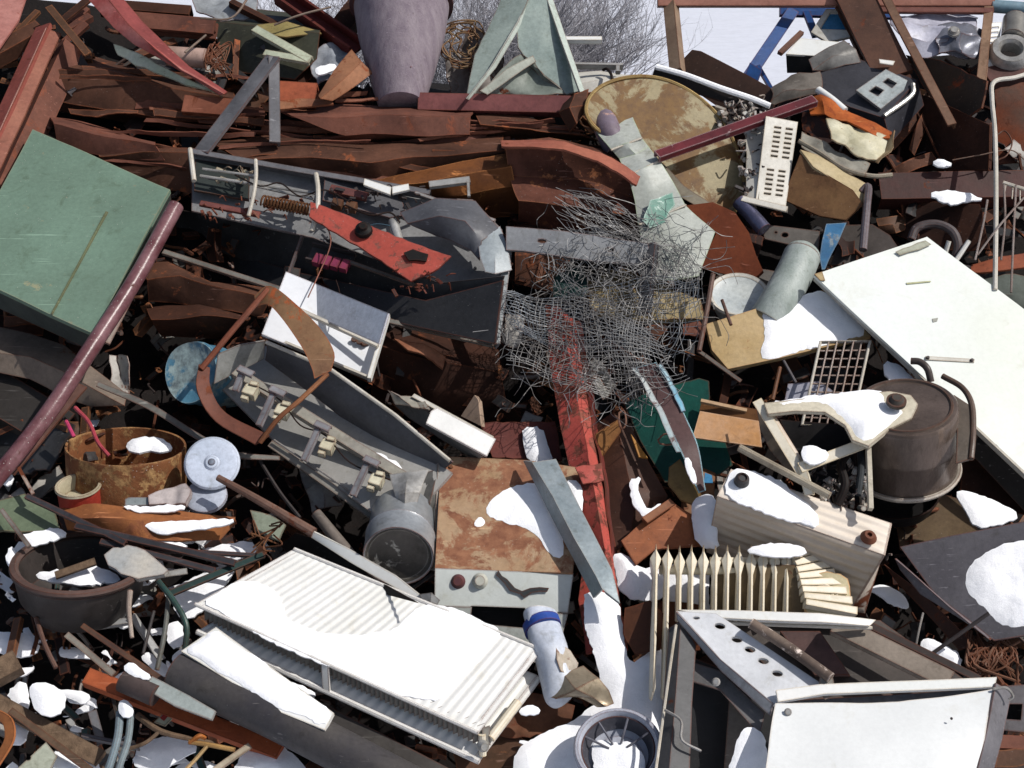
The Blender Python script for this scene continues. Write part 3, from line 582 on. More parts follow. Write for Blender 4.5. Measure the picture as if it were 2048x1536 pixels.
# grey trough with lamp holders
tp = Pl(640, 860, .02, -18, 58)
bp_ = Pl(720, 820, .16, -50, 12)
def bracket(u, v, s=1.0):
    return [('bracket', msum([beam((u, v - 16, .2), (u - 34 * s, v + 58 * s, .17), 13, 9, 'C', th=2, az=-20), beam((u - 10, v - 18, .21), (u + 20, v - 4, .21), 14, 8, 'C', th=2)]), MT('8c8c90', '6e6e72', .2, .4)),
            ('socket', msum([beam((u + 2, v + 22, .17), (u + 26, v + 30, .17), 24, 22), beam((u + 14, v + 12, .18), (u + 30, v + 16, .18), 9, 16), beam((u - 4, v + 40, .16), (u + 10, v + 44, .16), 8, 14)]), MT('d2ccb4', 'b0a890', .08))]
thing('light_trough', 'long grey light trough with four lamp holders lying across the left middle', 'trough', [
 ('floor', plate(tp, [(425, 760), (520, 690), (560, 695), (700, 810), (905, 945), (800, 1066), (660, 965), (545, 880)], 6, 1), MT('9c9a96', '8c8a86', .08, .4, dirt=.2)),
 ('back_wall', loft([[(532, 684, .2), (660, 738, .2), (790, 830, .2), (905, 925, .18)], [(534, 700, .12), (640, 775, .12), (760, 860, .12), (880, 945, .1)], [(530, 720, .03), (628, 792, .03), (740, 880, .03), (840, 962, .02)]], 4, 0, 3), MT('58585c', '4a4a4e', .04, .5)),  # wall faces away from the sun; that shade is put into its darker grey
 ('back_lip', tube([(532, 684, .2), (660, 738, .205), (790, 830, .205), (900, 922, .18)], 4, 8, straight=True), WHTD),  # rim highlight painted as an off-white line
 ('front_lip', beam((540, 886, .06), (800, 1070, .06), 15, 12, 'box', az=-30, el=50), MT('8c8880', '76726a', .1)),
 ('end_plate', loft([[(436, 708, .12), (480, 690, .13), (530, 682, .13)], [(428, 768, .02), (480, 742, .02), (528, 718, .02)]], 5, 0, 2), MT('9a9a96', '8a8a86', .08)),
 ('rail', beam((470, 740, .13), (860, 985, .12), 22, 16, 'C', th=4), MT('9c988c', '84807a', .1))] + bracket(486, 752, .5) + bracket(550, 792) + bracket(640, 862) + bracket(738, 932) + [
 ('bright_flange', tube([(548, 880, .08), (670, 962, .08), (800, 1060, .08)], 2.2, 6), LGREY), ('cable', tube([(500, 765, .15), (560, 800, .16), (600, 850, .15), (650, 870, .16), (700, 925, .15), (780, 960, .14)], 1.6, 5), BLACK),
 ('crumpled_end', loft([[(782, 950, .2), (820, 944, .22), (858, 940, .2)], [(792, 990, .22), (812, 985, .26), (842, 985, .22)], [(795, 1050, .16), (806, 1054, .18), (820, 1050, .16)]], 3, 5, 4), SILV),
 ('crumpled_end', loft([[(840, 950, .12), (880, 940, .12), (884, 960, .12)], [(830, 1000, .12), (858, 1004, .15), (880, 1000, .1)], [(825, 1030, .08), (850, 1036, .1), (872, 1030, .08)]], 3, 6, 4), MT('84827e', '6a6864', .1, .4, metal=.5))])
thing('snow_patch', 'bluish snow strip shaded inside the grey trough near its lower end', 'snow', snow_m(tp, [(735, 908), (760, 905), (810, 935), (790, 950), (760, 936)], 8), SNOW)
thing('metal_box', 'long white enamel casing torn open at its left end above the rusty stove', 'casing', [
 ('lid', plate(Pl(915, 850, .22, 20, 52), [(862, 822), (874, 815), (992, 878), (974, 912), (852, 846)], 6, .6), MT('dadad8', 'c8c8c6', .05, .4, dirt=.1)),
 ('back_rail', beam((826, 790, .16), (985, 876, .18), 9, 20, 'L', th=3), WHTD),
 ('side', loft([[(778, 784, .1), (830, 806, .12), (900, 858, .16), (968, 914, .16)], [(786, 806, .05), (818, 835, .05), (880, 880, .06), (945, 916, .06)]], 4, 4, 4), MT('8e8c88', '747270', .1)),
 ('torn_end', loft([[(776, 782, .12), (800, 790, .16), (826, 792, .14), (850, 800, .16)], [(792, 806, .14), (820, 812, .18), (838, 815, .17), (862, 822, .2)]], 3, 6, 4, ns=12), MT('b8b4a8', '8a867c', .2))])
thing('wood_wedge', 'small pale upright wedge behind the white enamel casing', 'wedge', plate(Pl(945, 828, .02, -40, 30), [(922, 832), (949, 790), (956, 800), (962, 852)], 14), MT('a08a78', '8a7464'))
thing('red_plate', 'dark red plate lying between the white casing and the red beam', 'plate', plate(Pl(1035, 885, -.05), [(960, 845), (1110, 842), (1125, 920), (985, 915)], 5, 3, rag=2), MT('6a342c', '4e2420', .3))
thing('snow_patch', 'tall snow streak on the dark red plate left of the red beam', 'snow', snow_m(Pl(1072, 890, -.03), [(1044, 855), (1084, 852), (1096, 890), (1108, 925), (1056, 925), (1046, 885)], 10), SNOW)
# ================= top middle =================
thing('bent_sheet', 'pale galvanized sheet standing like the left leg of a roof peak right of the column', 'sheet', [
 ('sheet', plate(Pl(990, 90, .1, -20, 50), [(1010, -20), (1066, -20), (1038, 40), (985, 130), (950, 188), (932, 198), (950, 110)], 4, 4, rag=1), MT('a4b0a8', '8a9690', .12, .45, metal=.2)),
 ('fold', loft([[(1066, -20, .14), (1036, 45, .15), (984, 132, .13), (934, 198, .1)], [(1076, -20, .1), (1044, 48, .1), (992, 136, .1), (938, 200, .08)]], 3, 0), MT('c4ccc4', 'a8b0a8', .05))])
thing('bent_sheet', 'pale green grey triangular sheet leaning as the right leg of the roof peak', 'sheet', [
 ('sheet', plate(Pl(1100, 90, .08, 5, 45), [(1056, -20), (1090, -20), (1160, 182), (1130, 190), (1060, 130), (1036, 95), (1034, 60)], 4, 4), MT('98a49e', '7e8c88', .12, .45, metal=.2)),
 ('fold', loft([[(1088, -20, .14), (1122, 80, .13), (1160, 184, .11)], [(1100, -20, .1), (1134, 80, .09), (1172, 188, .07)]], 3, 0), MT('bcc6be', 'a2aca4', .05))])
thing('crumpled_sheet', 'crumpled grey green sheet under the roof peak of galvanized sheets', 'sheet', loft([[(962, 190, .06), (1000, 140, .1), (1040, 112, .12), (1070, 118, .1)], [(980, 196, .02), (1030, 160, .04), (1066, 132, .05), (1088, 150, .08)], [(1030, 192, -.02), (1070, 190, .02), (1110, 186, .04), (1130, 190, .02)]], 3, 9, 4, ns=9), MT('8c948c', '5e665e', .25, .5))
thing('crumpled_sheet', 'pale strip of bent sheet sloping left under the roof peak', 'sheet', loft([[(960, 182, .1), (1010, 140, .12), (1066, 112, .12)], [(975, 190, .08), (1024, 156, .1), (1072, 124, .1)]], 3, 3), MT('b0b4a8', '90948a', .1))
thing('white_board', 'small white board lying level in front of the bare bush', 'board', beam((1125, 76, .05), (1204, 76, .05), 10, 12, 'box'), WHT)
thing('table_frame', 'thin grey frame bar on a short post above the big round lid', 'bar', [('bar', beam((1140, 126, .0), (1246, 128, .0), 6, 14), LGREY), ('post', beam((1236, 130, .0), (1236, 142, .0), 8, 10), LGREY)])
thing('white_casing', 'white rounded casing with a black hook showing over the top of the round lid', 'casing', [('shell', loft([[(1140, 148, -.14), (1200, 142, -.12), (1262, 150, -.14)], [(1150, 170, -.06), (1205, 158, -.04), (1262, 156, -.06)], [(1164, 200, -.1), (1215, 195, -.08), (1262, 190, -.1)]], 4, 3, 4), WHTD),
 ('hook', tube([(1206, 140, -.02), (1214, 138, .0), (1222, 148, .02), (1224, 160, .02)], 3, 8), BLACK)])
lp = Pl(1330, 300, .04, 12, 42)
DISC = [(1168, 215), (1188, 180), (1232, 158), (1290, 151), (1345, 163), (1400, 195), (1445, 240), (1474, 296), (1489, 355), (1486, 400), (1465, 432), (1425, 425), (1375, 398), (1325, 360), (1275, 320), (1215, 275), (1180, 248)]
DISC = smooth_loop(DISC, 2)
def rimof(pl, pts, r, up): return tube3([pl.p(u, v, up) for u, v in pts], r * pl.k, 6, closed=True)
thing('metal_disc', 'large round tan metal lid with brown stains leaning at the top middle', 'lid', [('disc', plate(lp, DISC, 6, 3, ds=2), MT('9c9070', '8e8060', .6, .55, rc='5c4228', rc2='74562e', rsc=3.6, sc=3, rr=.6, bump=.25, speck=.4)), ('rim', rimof(lp, DISC, 4, 1), MT('b49c66', '8a7448', .3))])
thing('flange_box', 'dark channel with a strip of snow along its top edge behind the round lid', 'channel', beam((1306, 146, .08), (1545, 222, .04), 26, 20, 'C', az=0, el=10, th=4), MT('2c2422', '1e1816', .15))
thing('snow_patch', 'thin snow strip along the dark channel behind the round lid', 'snow', tube([(1312, 134, .11), (1370, 150, .11), (1440, 176, .1), (1500, 196, .09), (1540, 212, .08)], 6, 8), SNOW)
thing('brown_plate', 'brown plate with one rounded corner in front of the brown frame post', 'plate', plate(Pl(1440, 150, -.06, -30, 35), [(1345, 150), (1366, 118), (1384, 99), (1402, 102), (1480, 142), (1550, 180), (1548, 225), (1440, 215)], 6, 1), MT('4a342a', '3a2a22', .15))
thing('pipe_frame', 'large brown square tube frame standing against the white background at top right', 'frame', [
 ('post', beam((1336, -2, .05), (1350, 140, .05), 24, 24, 'box', az=-30, el=20), MT('8a7460', '6a5444', .15)), ('top_rail', beam((1316, 3, .06), (1990, 3, .06), 16, 20, 'box', el=20), MT('a07060', '8a5a4c', .15)),
 ('inner_rail', beam((1756, 18, .07), (1988, 20, .07), 10, 20, 'box', el=20), MT('8a5a50', '6a4038', .15)), ('post', beam((1978, 12, .06), (1962, 165, .05), 18, 20, 'box', az=-20, el=20), MT('9a7c64', '7a5e4c', .15))])
thing('blue_stand', 'blue steel stand with a slanting leg seen through the brown frame', 'stand', [
 ('leg', beam((1588, 18, -.1), (1484, 172, -.06), 24, 16, 'J', el=30), MT('1e4a86', '183c70', .08, .4)), ('brace', beam((1612, 20, -.12), (1632, 70, -.12), 14, 8, el=30), MT('1e4a86', '183c70', .08, .4)), ('top_bar', beam((1560, 20, -.12), (1792, 26, -.12), 20, 12, el=30), MT('1e4a86', '183c70', .08, .4)),
 ('foot', plate(Pl(1500, 155, -.04, 0, 20), [(1478, 178), (1500, 125), (1525, 140), (1512, 175)], 5), MT('1e4a86', '14305c', .15, .4)), ('brace', beam((1516, 130, -.06), (1545, 180, -.06), 8, 8, el=30), MT('1e4a86', '183c70', .08, .4))])
thing('window_sash', 'tilted white window sash with blue glass behind the big brown girder', 'window', [('sash', plate(Pl(1660, 60, -.02, -20, 50), [(1622, 64), (1652, 18), (1722, 18), (1716, 70), (1655, 84)], 6, 0, holes=[[(1640, 58), (1660, 26), (1712, 26), (1706, 60)]]), WHTD), ('glass', plate(Pl(1660, 60, -.03, -20, 50), [(1638, 60), (1660, 24), (1714, 24), (1708, 62)], 2), MT('3a7aa0', '2a5a80', .1, .15))])
thing('enamel_box', 'white enamel box with snow on top left of the big brown girder', 'box', [('top', plate(Pl(1630, 95, .04, 0, 60), [(1598, 76), (1700, 86), (1672, 114), (1572, 108)], 4), WHT), ('front', plate(Pl(1625, 128, .02, -25, 8), [(1572, 110), (1672, 115), (1668, 146), (1574, 146)], 4), BLACK), ('bracket', beam((1560, 104, .08), (1604, 62, .06), 10, 8), MT('6a4a3c', '4a322a', .2))])
thing('grey_flange', 'rounded grey sheet bracket under the white enamel box', 'bracket', loft([[(1616, 118, .08), (1660, 92, .1), (1690, 80, .1)], [(1624, 140, .08), (1664, 112, .1), (1712, 98, .1)], [(1650, 142, .04), (1690, 128, .06), (1722, 124, .06)]], 4, 4, 4), MT('8a8884', '5c5a58', .15, .4, metal=.3))
thing('steel_girder', 'big rusty brown girder falling from the top edge through the brown frame', 'girder', [('web', beam((1700, -30, .14), (1790, 150, .08), 74, 40, 'I', th=12, wob=1, az=-20), MT('5a3c2e', '3e281f', .3, .7, speck=.4)), ('edge_bar', beam((1764, -20, .18), (1905, 248, .12), 18, 16, 'L', th=5, az=-10, wob=1), MT('7a5c48', '5e4434', .3))])
thing('dark_machine', 'dark grey machine body lying left of the big brown girder', 'machine', [('body', boxE(Pl(1720, 170, .06, -10, 55), [(1625, 140), (1690, 108), (1835, 160), (1768, 236), (1700, 214), (1622, 178)], (1640, 190, -.12)), MT('3c3c42', '2a2a30', .1, .5)),
 ('grille', plate(Pl(1768, 176, .1, 10, 50), [(1712, 180), (1772, 138), (1826, 166), (1762, 218)], 6, .5, holes=[[(1738, 182), (1752, 172), (1768, 180), (1756, 192)], [(1766, 164), (1776, 156), (1794, 166), (1784, 176)]]), MT('9ca4a6', '7c8486', .1, .35, metal=.5)),
 ('grille_rim', tube([(1826, 168, .1), (1822, 192, .09), (1768, 232, .08)], 5, 8), SILV), ('paper', plate(Pl(1772, 124, .12, 0, 50), [(1758, 118), (1790, 122), (1786, 130), (1760, 126)], 2), WHT)])
thing('white_tube', 'short white tube sloping down to the orange rusted appliance', 'tube', tube([(1636, 180, .1), (1664, 200, .12), (1690, 222, .12)], 8, 12), WHT)
thing('felt_scrap', 'grey brown rag of felt right behind the end of the dark red bar', 'rag', loft([[(1548, 176, .04), (1580, 150, .06), (1640, 146, .06)], [(1550, 195, .06), (1590, 175, .1), (1642, 172, .08)], [(1545, 215, .02), (1590, 205, .04), (1636, 190, .04)]], 5, 12, 4, ns=12), MT('6e6862', '524c46', .2, .9))
def crumple(name, lb, cat, poly, h, mt, dent=14, t=3, az=0, el=54, rag=4, ds=9): 
    c = (sum(p[0] for p in poly) / len(poly), sum(p[1] for p in poly) / len(poly))
    return thing(name, lb, cat, plate(Pl(c[0], c[1], h, az, el), poly, t, dent, rag=rag, ds=ds), mt)
thing('burnt_appliance', 'torn enamel appliance with bright orange rust along its top', 'appliance', [
 ('rusty_top', loft([[(1612, 196, .1), (1640, 188, .14), (1700, 218, .14), (1788, 262, .12)], [(1620, 226, .1), (1650, 225, .14), (1700, 248, .14), (1780, 278, .12)]], 4, 8, 5, ns=12), MT('c0682c', '9a4a1c', .4, .8, rc='6a3216', rsc=14)),
 ('enamel_shell', plate(Pl(1730, 280, .13, 10, 45), [(1652, 236), (1700, 244), (1786, 272), (1782, 296), (1752, 322), (1716, 312), (1690, 290), (1664, 276)], 4, 9, rag=3, ds=9), MT('c8c4ac', 'b4ac8c', .3, .5, rc='6a4424', rsc=14)),
 ('torn_edge', loft([[(1788, 262, .14), (1786, 290, .12), (1754, 326, .1)], [(1776, 280, .1), (1768, 300, .1), (1738, 318, .08)]], 3, 6, 4, ns=12), MT('a89878', '6a5a44', .3)),
 ('dark_inside', plate(Pl(1650, 250, .06, -20, 30), [(1606, 226), (1660, 232), (1690, 285), (1640, 290), (1606, 262)], 5, 6, rag=3), MT('3a201a', '2a1612', .4))])
crumple('crumpled_sheet', 'crushed grey sheet hanging under the torn enamel appliance', 'sheet', [(1604, 262), (1640, 282), (1700, 310), (1740, 330), (1732, 348), (1690, 344), (1640, 320), (1604, 290)], .09, MT('a8a498', '7a766c', .3, .45, rc='5a3c28'), 8)
thing('curved_strap', 'pale curved strap under the crushed grey sheet left of the cream edged box', 'strap', tube([(1598, 282, .12), (1640, 306, .13), (1690, 338, .13), (1745, 352, .12), (1784, 350, .1)], 5, 8), MT('a09a88', '7c766a', .2))
thing('drawer_box', 'brown drawer box with a cream upper edge below the torn enamel appliance', 'drawer', [('front', plate(Pl(1650, 390, .1, -20, 30), [(1600, 308), (1622, 330), (1706, 380), (1726, 408), (1692, 440), (1640, 432), (1565, 398)], 8, 2), MT('7c5c3c', '62442c', .3, .5, rc='4a2a18', speck=.5)),
 ('top', plate(Pl(1665, 350, .14, 20, 55), [(1600, 300), (1634, 310), (1734, 368), (1726, 405), (1704, 382), (1626, 334)], 6, 2), MT('b8a886', 'a8966e', .2, .6))])
thing('cooker_back', 'white slotted appliance panel standing right of the round lid', 'panel', plate(Pl(1556, 320, .12, 15, 40), [(1532, 232), (1596, 244), (1572, 412), (1512, 398)], 5, .5, holes=[[(a, b), (a + 14, b + 2), (a + 13, b + 6), (a - 1, b + 4)] for r in range(13) for a, b in ((1549 - r * 1.2 - (6 if r > 6 else 0), 252 + r * 9.5 + (18 if r > 6 else 0)), (1572 - r * 1.2 - (6 if r > 6 else 0), 255 + r * 9.5 + (18 if r > 6 else 0)))]), WHTD)
def scrapmech(u0, v0, u1, v1, n, h=.05):
    """a packed jumble of small metal machine pieces"""
    ms = []
    for _ in range(n):
        u, v = random.uniform(u0, u1), random.uniform(v0, v1); a = random.uniform(0, 6.28); L = random.uniform(5, 22); k = random.random()
        A = (u, v, h + random.uniform(-.04, .04)); B = (u + math.cos(a) * L, v + math.sin(a) * L, h + random.uniform(-.04, .04))
        if k < .4: ms.append(beam(A, B, random.uniform(4, 14), random.uniform(3, 10), random.choice(['box', 'L', 'C']), th=2))
        elif k < .7: ms.append(tube([A, B], random.uniform(2, 6), 8, straight=True))
        else: ms.append(tube([A, ((A[0] + B[0]) / 2 + random.uniform(-9, 9), (A[1] + B[1]) / 2 + random.uniform(-9, 9), A[2] + .03), B], 1.6, 5))
    return msum(ms)
def mech_parts(u0, v0, u1, v1, n, h=.05):
    return [('casting', scrapmech(u0, v0, u1, v1, n // 3, h + .01), MT('d0d0cc', 'b0b0ac', .1)), ('bracket', scrapmech(u0, v0, u1, v1, n // 3, h), MT('c4c0b6', 'a09c92', .2)), ('fitting', scrapmech(u0, v0, u1, v1, n // 3, h + .01), DGREY)]
thing('mechanism', 'jumble of silvery mechanical innards between the round lid and the slotted panel', 'mechanism', mech_parts(1436, 204, 1524, 250, 70, .04) + mech_parts(1490, 252, 1526, 390, 80, .05) + [('white_housing', loft([[(1486, 246, .06), (1534, 236, .09)], [(1496, 310, .08), (1528, 310, .11)], [(1492, 392, .06), (1516, 398, .09)]], 4, 6, 5), WHTD)])
thing('flat_bar', 'dark red flat bar lying across the round lid', 'bar', beam((1314, 308, .2), (1630, 196, .16), 22, 14, 'C', th=4, wob=.6, el=60), MT('6a2a30', '4c2024', .2, .45, rc='b09a9a', rc2='8a7a7a', rsc=20))
thing('end_cap', 'rounded purple grey pipe end left of the stacked duct sheets', 'pipe end', tube([(1208, 238, .06), (1216, 262, .08), (1236, 300, .05)], 26, 16), MT('7a7080', '6a5a60', .3, .5, rc='9a7a6c'))
DR = [[(1192, 262), (1226, 256), (1266, 230)], [(1222, 300), (1250, 288), (1284, 276)], [(1240, 318), (1272, 308), (1296, 292)], [(1256, 352), (1286, 336), (1318, 322)], [(1270, 400), (1300, 386), (1348, 368)], [(1278, 450), (1310, 438), (1372, 410)], [(1284, 490), (1340, 478), (1430, 464)], [(1300, 560), (1350, 560), (1398, 552)]]
hz_ = [.1, .15, .1, .15, .11, .15, .12, .1]
thing('crushed_duct', 'crushed pale grey duct folded in steps across the foot of the round lid', 'duct', [('duct', loft([[(u, v, hz_[i] + (.02 if j == 1 else 0)) for j, (u, v) in enumerate(r)] for i, r in enumerate(DR)], 4, 3, 4), MT('b2b6b0', 'a0a49c', .1, .45, rc='7c8a6c')),
 ('green_stain', plate(Pl(1320, 440, .165, 10, 50), [(1300, 400), (1345, 385), (1350, 410), (1330, 445), (1300, 455), (1285, 440)], 1, 3, rag=4), MT('4c8474', '8aa498', .4, .5, rc='a0aca4')),
 ('fold_edge', tube([(1222, 300, .158), (1284, 276, .158)], 2.5, 6), WHTD), ('fold_edge', tube([(1256, 352, .16), (1318, 322, .158)], 2.5, 6), WHTD), ('fold_edge', tube([(1278, 450, .16), (1372, 410, .16)], 2.5, 6), WHTD)])
thing('beige_strip', 'thin beige strip lying along the right side of the crushed duct', 'strip', loft([[(1320, 320, .1), (1370, 370, .1), (1440, 420, .08)], [(1310, 335, .09), (1362, 392, .09), (1425, 432, .08)]], 3, 3), MT('8c8474', '6e6656', .2))
thing('brown_sheet', 'smooth red brown sheet with a rounded edge below the round lid', 'sheet', plate(Pl(1445, 480, .06, 10, 35), [(1366, 412), (1425, 405), (1470, 425), (1498, 465), (1512, 510), (1528, 545), (1510, 562), (1395, 535), (1432, 468), (1392, 450)], 4, 2), MT('66341f', '562a1a', .15, .8, spec=.1))

# ================= right upper =================
thing('silver_wrap', 'crumpled silvery sheeting heaped inside the right half of the brown frame', 'sheeting', loft([[(1780, 30, -.04), (1850, 26, .0), (1960, 28, -.04)], [(1790, 50, .04), (1860, 52, .06), (1950, 60, .02)], [(1800, 78, .05), (1870, 82, .05), (1955, 84, .0)], [(1830, 108, .0), (1900, 110, .0), (1950, 118, -.03)]], 3, 14, 5, ns=12), MT('c4c4d2', '8c8c9c', .05, .4))
thing('engine_part', 'silver grey crushed engine casing right of the silvery sheeting', 'casing', [('casing', loft([[(1880, 50, .02), (1930, 40, .04), (1962, 56, .02)], [(1870, 75, .06), (1925, 70, .1), (1958, 80, .04)], [(1878, 112, .02), (1920, 108, .04), (1955, 120, .02)]], 4, 12, 5, ns=16), MT('80828c', '5a5c66', .15, .35, metal=.4)), ('bolt_hub', lathe(Pl(1908, 62, .12, -10, 45), 1908, 62, [(0, 6), (7, 6), (9, 0), (12, 0), (12, -6)], 14), SILV)])
thing('perforated_strip', 'white perforated strip standing behind the right post of the brown frame', 'strip', plate(Pl(1988, 88, .02, 10, 40), [(1980, 46), (2004, 44), (1992, 132), (1972, 134)], 3, 0, holes=[[(1984 - i * 1.1, 54 + i * 10), (1998 - i * 1.1, 53 + i * 10), (1997 - i * 1.1, 57 + i * 10), (1983 - i * 1.1, 58 + i * 10)] for i in range(7)]), WHT)
thing('metal_ring', 'silver ring shaped housing at the upper right edge', 'housing', [('ring', lathe(Pl(2020, 98, .06, -10, 50), 2022, 98, [(20, -4), (24, 4), (36, 4), (42, -6), (42, -30), (20, -30), (20, -4)], 30), SILV), ('neck', tube([(2026, 78, .04), (2030, 40, .02)], 24, 16, straight=True), MT('9c9890', '6c6a66', .2, .35, metal=.4))])
thing('grey_pipe', 'thick blue grey pipe lying level at the top right corner', 'pipe', tube([(1982, 12, .02), (2110, 22, .02)], 13, 14, straight=True), MT('7c92a0', '64808e', .1))
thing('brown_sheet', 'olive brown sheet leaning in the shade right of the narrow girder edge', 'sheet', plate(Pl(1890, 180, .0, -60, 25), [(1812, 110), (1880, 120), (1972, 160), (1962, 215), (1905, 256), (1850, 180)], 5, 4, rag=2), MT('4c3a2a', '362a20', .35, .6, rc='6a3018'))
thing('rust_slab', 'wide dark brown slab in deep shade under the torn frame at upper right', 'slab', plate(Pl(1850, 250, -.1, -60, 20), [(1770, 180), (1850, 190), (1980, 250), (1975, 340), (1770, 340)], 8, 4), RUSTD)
thing('steel_girder', 'dark red brown girder lying level at the right edge above the snow tongue', 'girder', beam((1760, 372, .0), (2100, 366, .02), 62, 40, 'C', wob=3, el=45), MT('4a2420', '38201c', .25))
thing('steel_girder', 'rusty girder end at the right edge beside the bent white rod', 'girder', beam((1972, 150, .0), (2100, 120, .0), 40, 30, 'C', wob=2, az=-20), MT('5a3c38', '402a26', .25))
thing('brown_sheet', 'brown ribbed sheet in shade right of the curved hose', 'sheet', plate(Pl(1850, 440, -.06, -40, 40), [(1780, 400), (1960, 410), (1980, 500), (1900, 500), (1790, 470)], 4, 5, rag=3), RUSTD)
thing('brown_sheet', 'grey brown sheet with a rounded side left of the curved hose', 'sheet', plate(Pl(1755, 480, -.05, -20, 40), [(1690, 450), (1745, 448), (1780, 470), (1800, 500), (1690, 530), (1660, 530)], 4, 3), MT('5a524e', '423c38', .2))
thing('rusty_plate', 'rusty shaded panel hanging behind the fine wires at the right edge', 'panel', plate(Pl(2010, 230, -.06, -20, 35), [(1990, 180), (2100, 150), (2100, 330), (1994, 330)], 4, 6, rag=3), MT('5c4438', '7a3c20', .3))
thing('white_rod', 'long bent white rod standing upright near the right edge', 'rod', tube([(2070, 142, .2), (2030, 155, .22), (1988, 164, .24), (1984, 200, .24), (1990, 270, .24), (1992, 400, .22), (1990, 580, .16)], 4.5, 8), WHTD)
for i, (q, lb) in enumerate([([(1975, 400, .2), (1966, 450, .2), (1950, 520, .16)], 'thin pale wire hanging left of the upright white rod'), ([(2048, 395, .2), (2000, 450, .22), (1955, 510, .16)], 'thin grey wire crossing the upright white rod low down'), ([(2032, 370, .2), (2028, 450, .2), (2022, 585, .14)], 'thin straight wire right of the upright white rod'), ([(2008, 370, .2), (2010, 440, .2), (2002, 520, .14)], 'thin loose wire just right of the upright white rod')]):
    thing('steel_wire', lb, 'wire', tube(q, 2.2, 6), MT('a8a4a0', '7c7874', .1, .4))
thing('wire_basket', 'bent white wire rack piece at the right edge beside the upright rod', 'wire rack', msum([tube([(2006, 365, .18), (2070, 385, .18)], 4, 6)] + [tube([(2012 + 14 * i, 368 + 3 * i, .18), (2008 + 16 * i, 395 + 3 * i, .16)], 1.5, 5) for i in range(5)]), WHTD)
thing('thin_wire', 'very thin curling wire loop in front of the dark girder at right', 'wire', tube([(1905, 320, .12), (1960, 310, .14), (2020, 300, .14), (2050, 320, .1)], 1.3, 5), MT('7c7468', '5c544a', .1))
thing('thin_wire', 'thin brown wire ring hanging right of the upright white rod', 'wire', tube([(1994, 270, .14), (2010, 262, .15), (2024, 285, .15), (2014, 310, .14), (1996, 320, .12)], 1.6, 5), MT('6c5448', '4c3a30', .1))
thing('curved_hose', 'dark grey hose arching over the top corner of the large white panel', 'hose', tube([(1822, 480, .1), (1834, 456, .12), (1870, 448, .13), (1904, 462, .13), (1916, 492, .1), (1908, 520, .06)], 9, 10), MT('5c5658', '3c383a', .1, .6))
thing('white_tube', 'short white tube stub poking out right of the large white panel corner', 'tube', tube([(1898, 482, .12), (1888, 515, .06)], 5, 8, straight=True), WHT)
thing('white_tube', 'longer white tube stub slanting right of the curved hose', 'tube', tube([(1938, 482, .14), (1902, 536, .08)], 5, 8, straight=True), WHT)
thing('orange_sheet', 'orange rusty sheet lying beyond the right side of the large white panel', 'sheet', loft([[(1940, 530, -.04), (2000, 512, -.02), (2090, 500, -.04)], [(1940, 545, -.02), (2010, 540, .0), (2090, 525, -.02)]], 4, 4), MT('8a4a30', '6a3220', .3))
thing('grey_bag', 'grey green rag behind the right side of the large white panel', 'rag', loft([[(1960, 555, -.06), (2010, 548, -.02), (2090, 550, -.04)], [(1980, 590, .0), (2020, 590, .02), (2090, 600, .0)], [(1990, 630, -.06), (2030, 640, -.04), (2090, 650, -.04)]], 4, 10, 4, ns=9), MT('5c625c', '40463f', .1, .8))
thing('grey_channel', 'grey channel with two dark holes in shade left of the blue scrap', 'channel', plate(Pl(1575, 480, .0, -15, 40), [(1520, 448), (1640, 462), (1636, 510), (1610, 496), (1530, 478)], 5, 1, holes=[ell(1570, 470, 7, 5, 0, 10), ell(1552, 465, 3, 2, 0, 8)]), MT('6a645e', '4e4a46', .2))
thing('blue_scrap', 'torn blue painted scrap strip between the white cylinder and the tall grey tube', 'strip', loft([[(1652, 446, .06), (1692, 444, .06)], [(1645, 480, .08), (1676, 485, .08)], [(1640, 515, .05), (1658, 520, .05)], [(1644, 538, .04), (1650, 538, .04)]], 3, 4, 4), MT('2c5c8a', '3c6e90', .4, .5, rc='8a9aa0', rc2='5a5a60'))
thing('grey_tube', 'upright grey tube bent at the top right of the blue scrap', 'tube', tube([(1722, 385, .1), (1736, 374, .12), (1734, 410, .14), (1726, 500, .1)], 8, 10), MT('8a8488', '6a6468', .15, .35, metal=.4))
thing('chrome_tube', 'short violet grey chrome tube under the slotted panel', 'tube', tube([(1478, 402, .06), (1528, 460, .04)], 16, 14, straight=True), MT('7a7a94', '5c5c72', .05, .25, metal=.6))
thing('white_channel', 'narrow white lip of an appliance under the slotted panel', 'lip', beam((1484, 396, .1), (1574, 418, .12), 14, 16, 'L', th=3), WHTD)
thing('white_cylinder', 'whitish cylinder with rounded top leaning above the snow covered board', 'cylinder', tube3(catmull([P(1604, 512, .1), P(1590, 545, .1), P(1560, 600, .09), P(1535, 640, .05)], 5), 37 * mpp(550), 28) + lathe(Pl(1604, 512, .1, n=(P(1604, 512, .1) - P(1590, 545, .1))), 1604, 512, [(37, 0), (34, 10), (24, 20), (10, 25), (0, 26)], 28), MT('a8b0ac', '8a948e', .1, .5, stretch=(3, 3, 1)))
bpl = Pl(1480, 590, .02, -5, 62)
thing('white_basin', 'white basin with grey side below the red brown sheet', 'basin', [('basin', lathe(bpl, 1478, 590, [(0, -8), (40, -8), (54, 0), (58, 2), (58, -2), (46, -40), (0, -44)], 32), MT('c8ccc8', 'a8b0b4', .05, .4)), ('rim', lathe(bpl, 1478, 590, [(53, 0), (60, 4), (63, 0), (60, -6), (53, 0)], 32), WHTD)])
bd = Pl(1575, 650, .1, 5, 50)
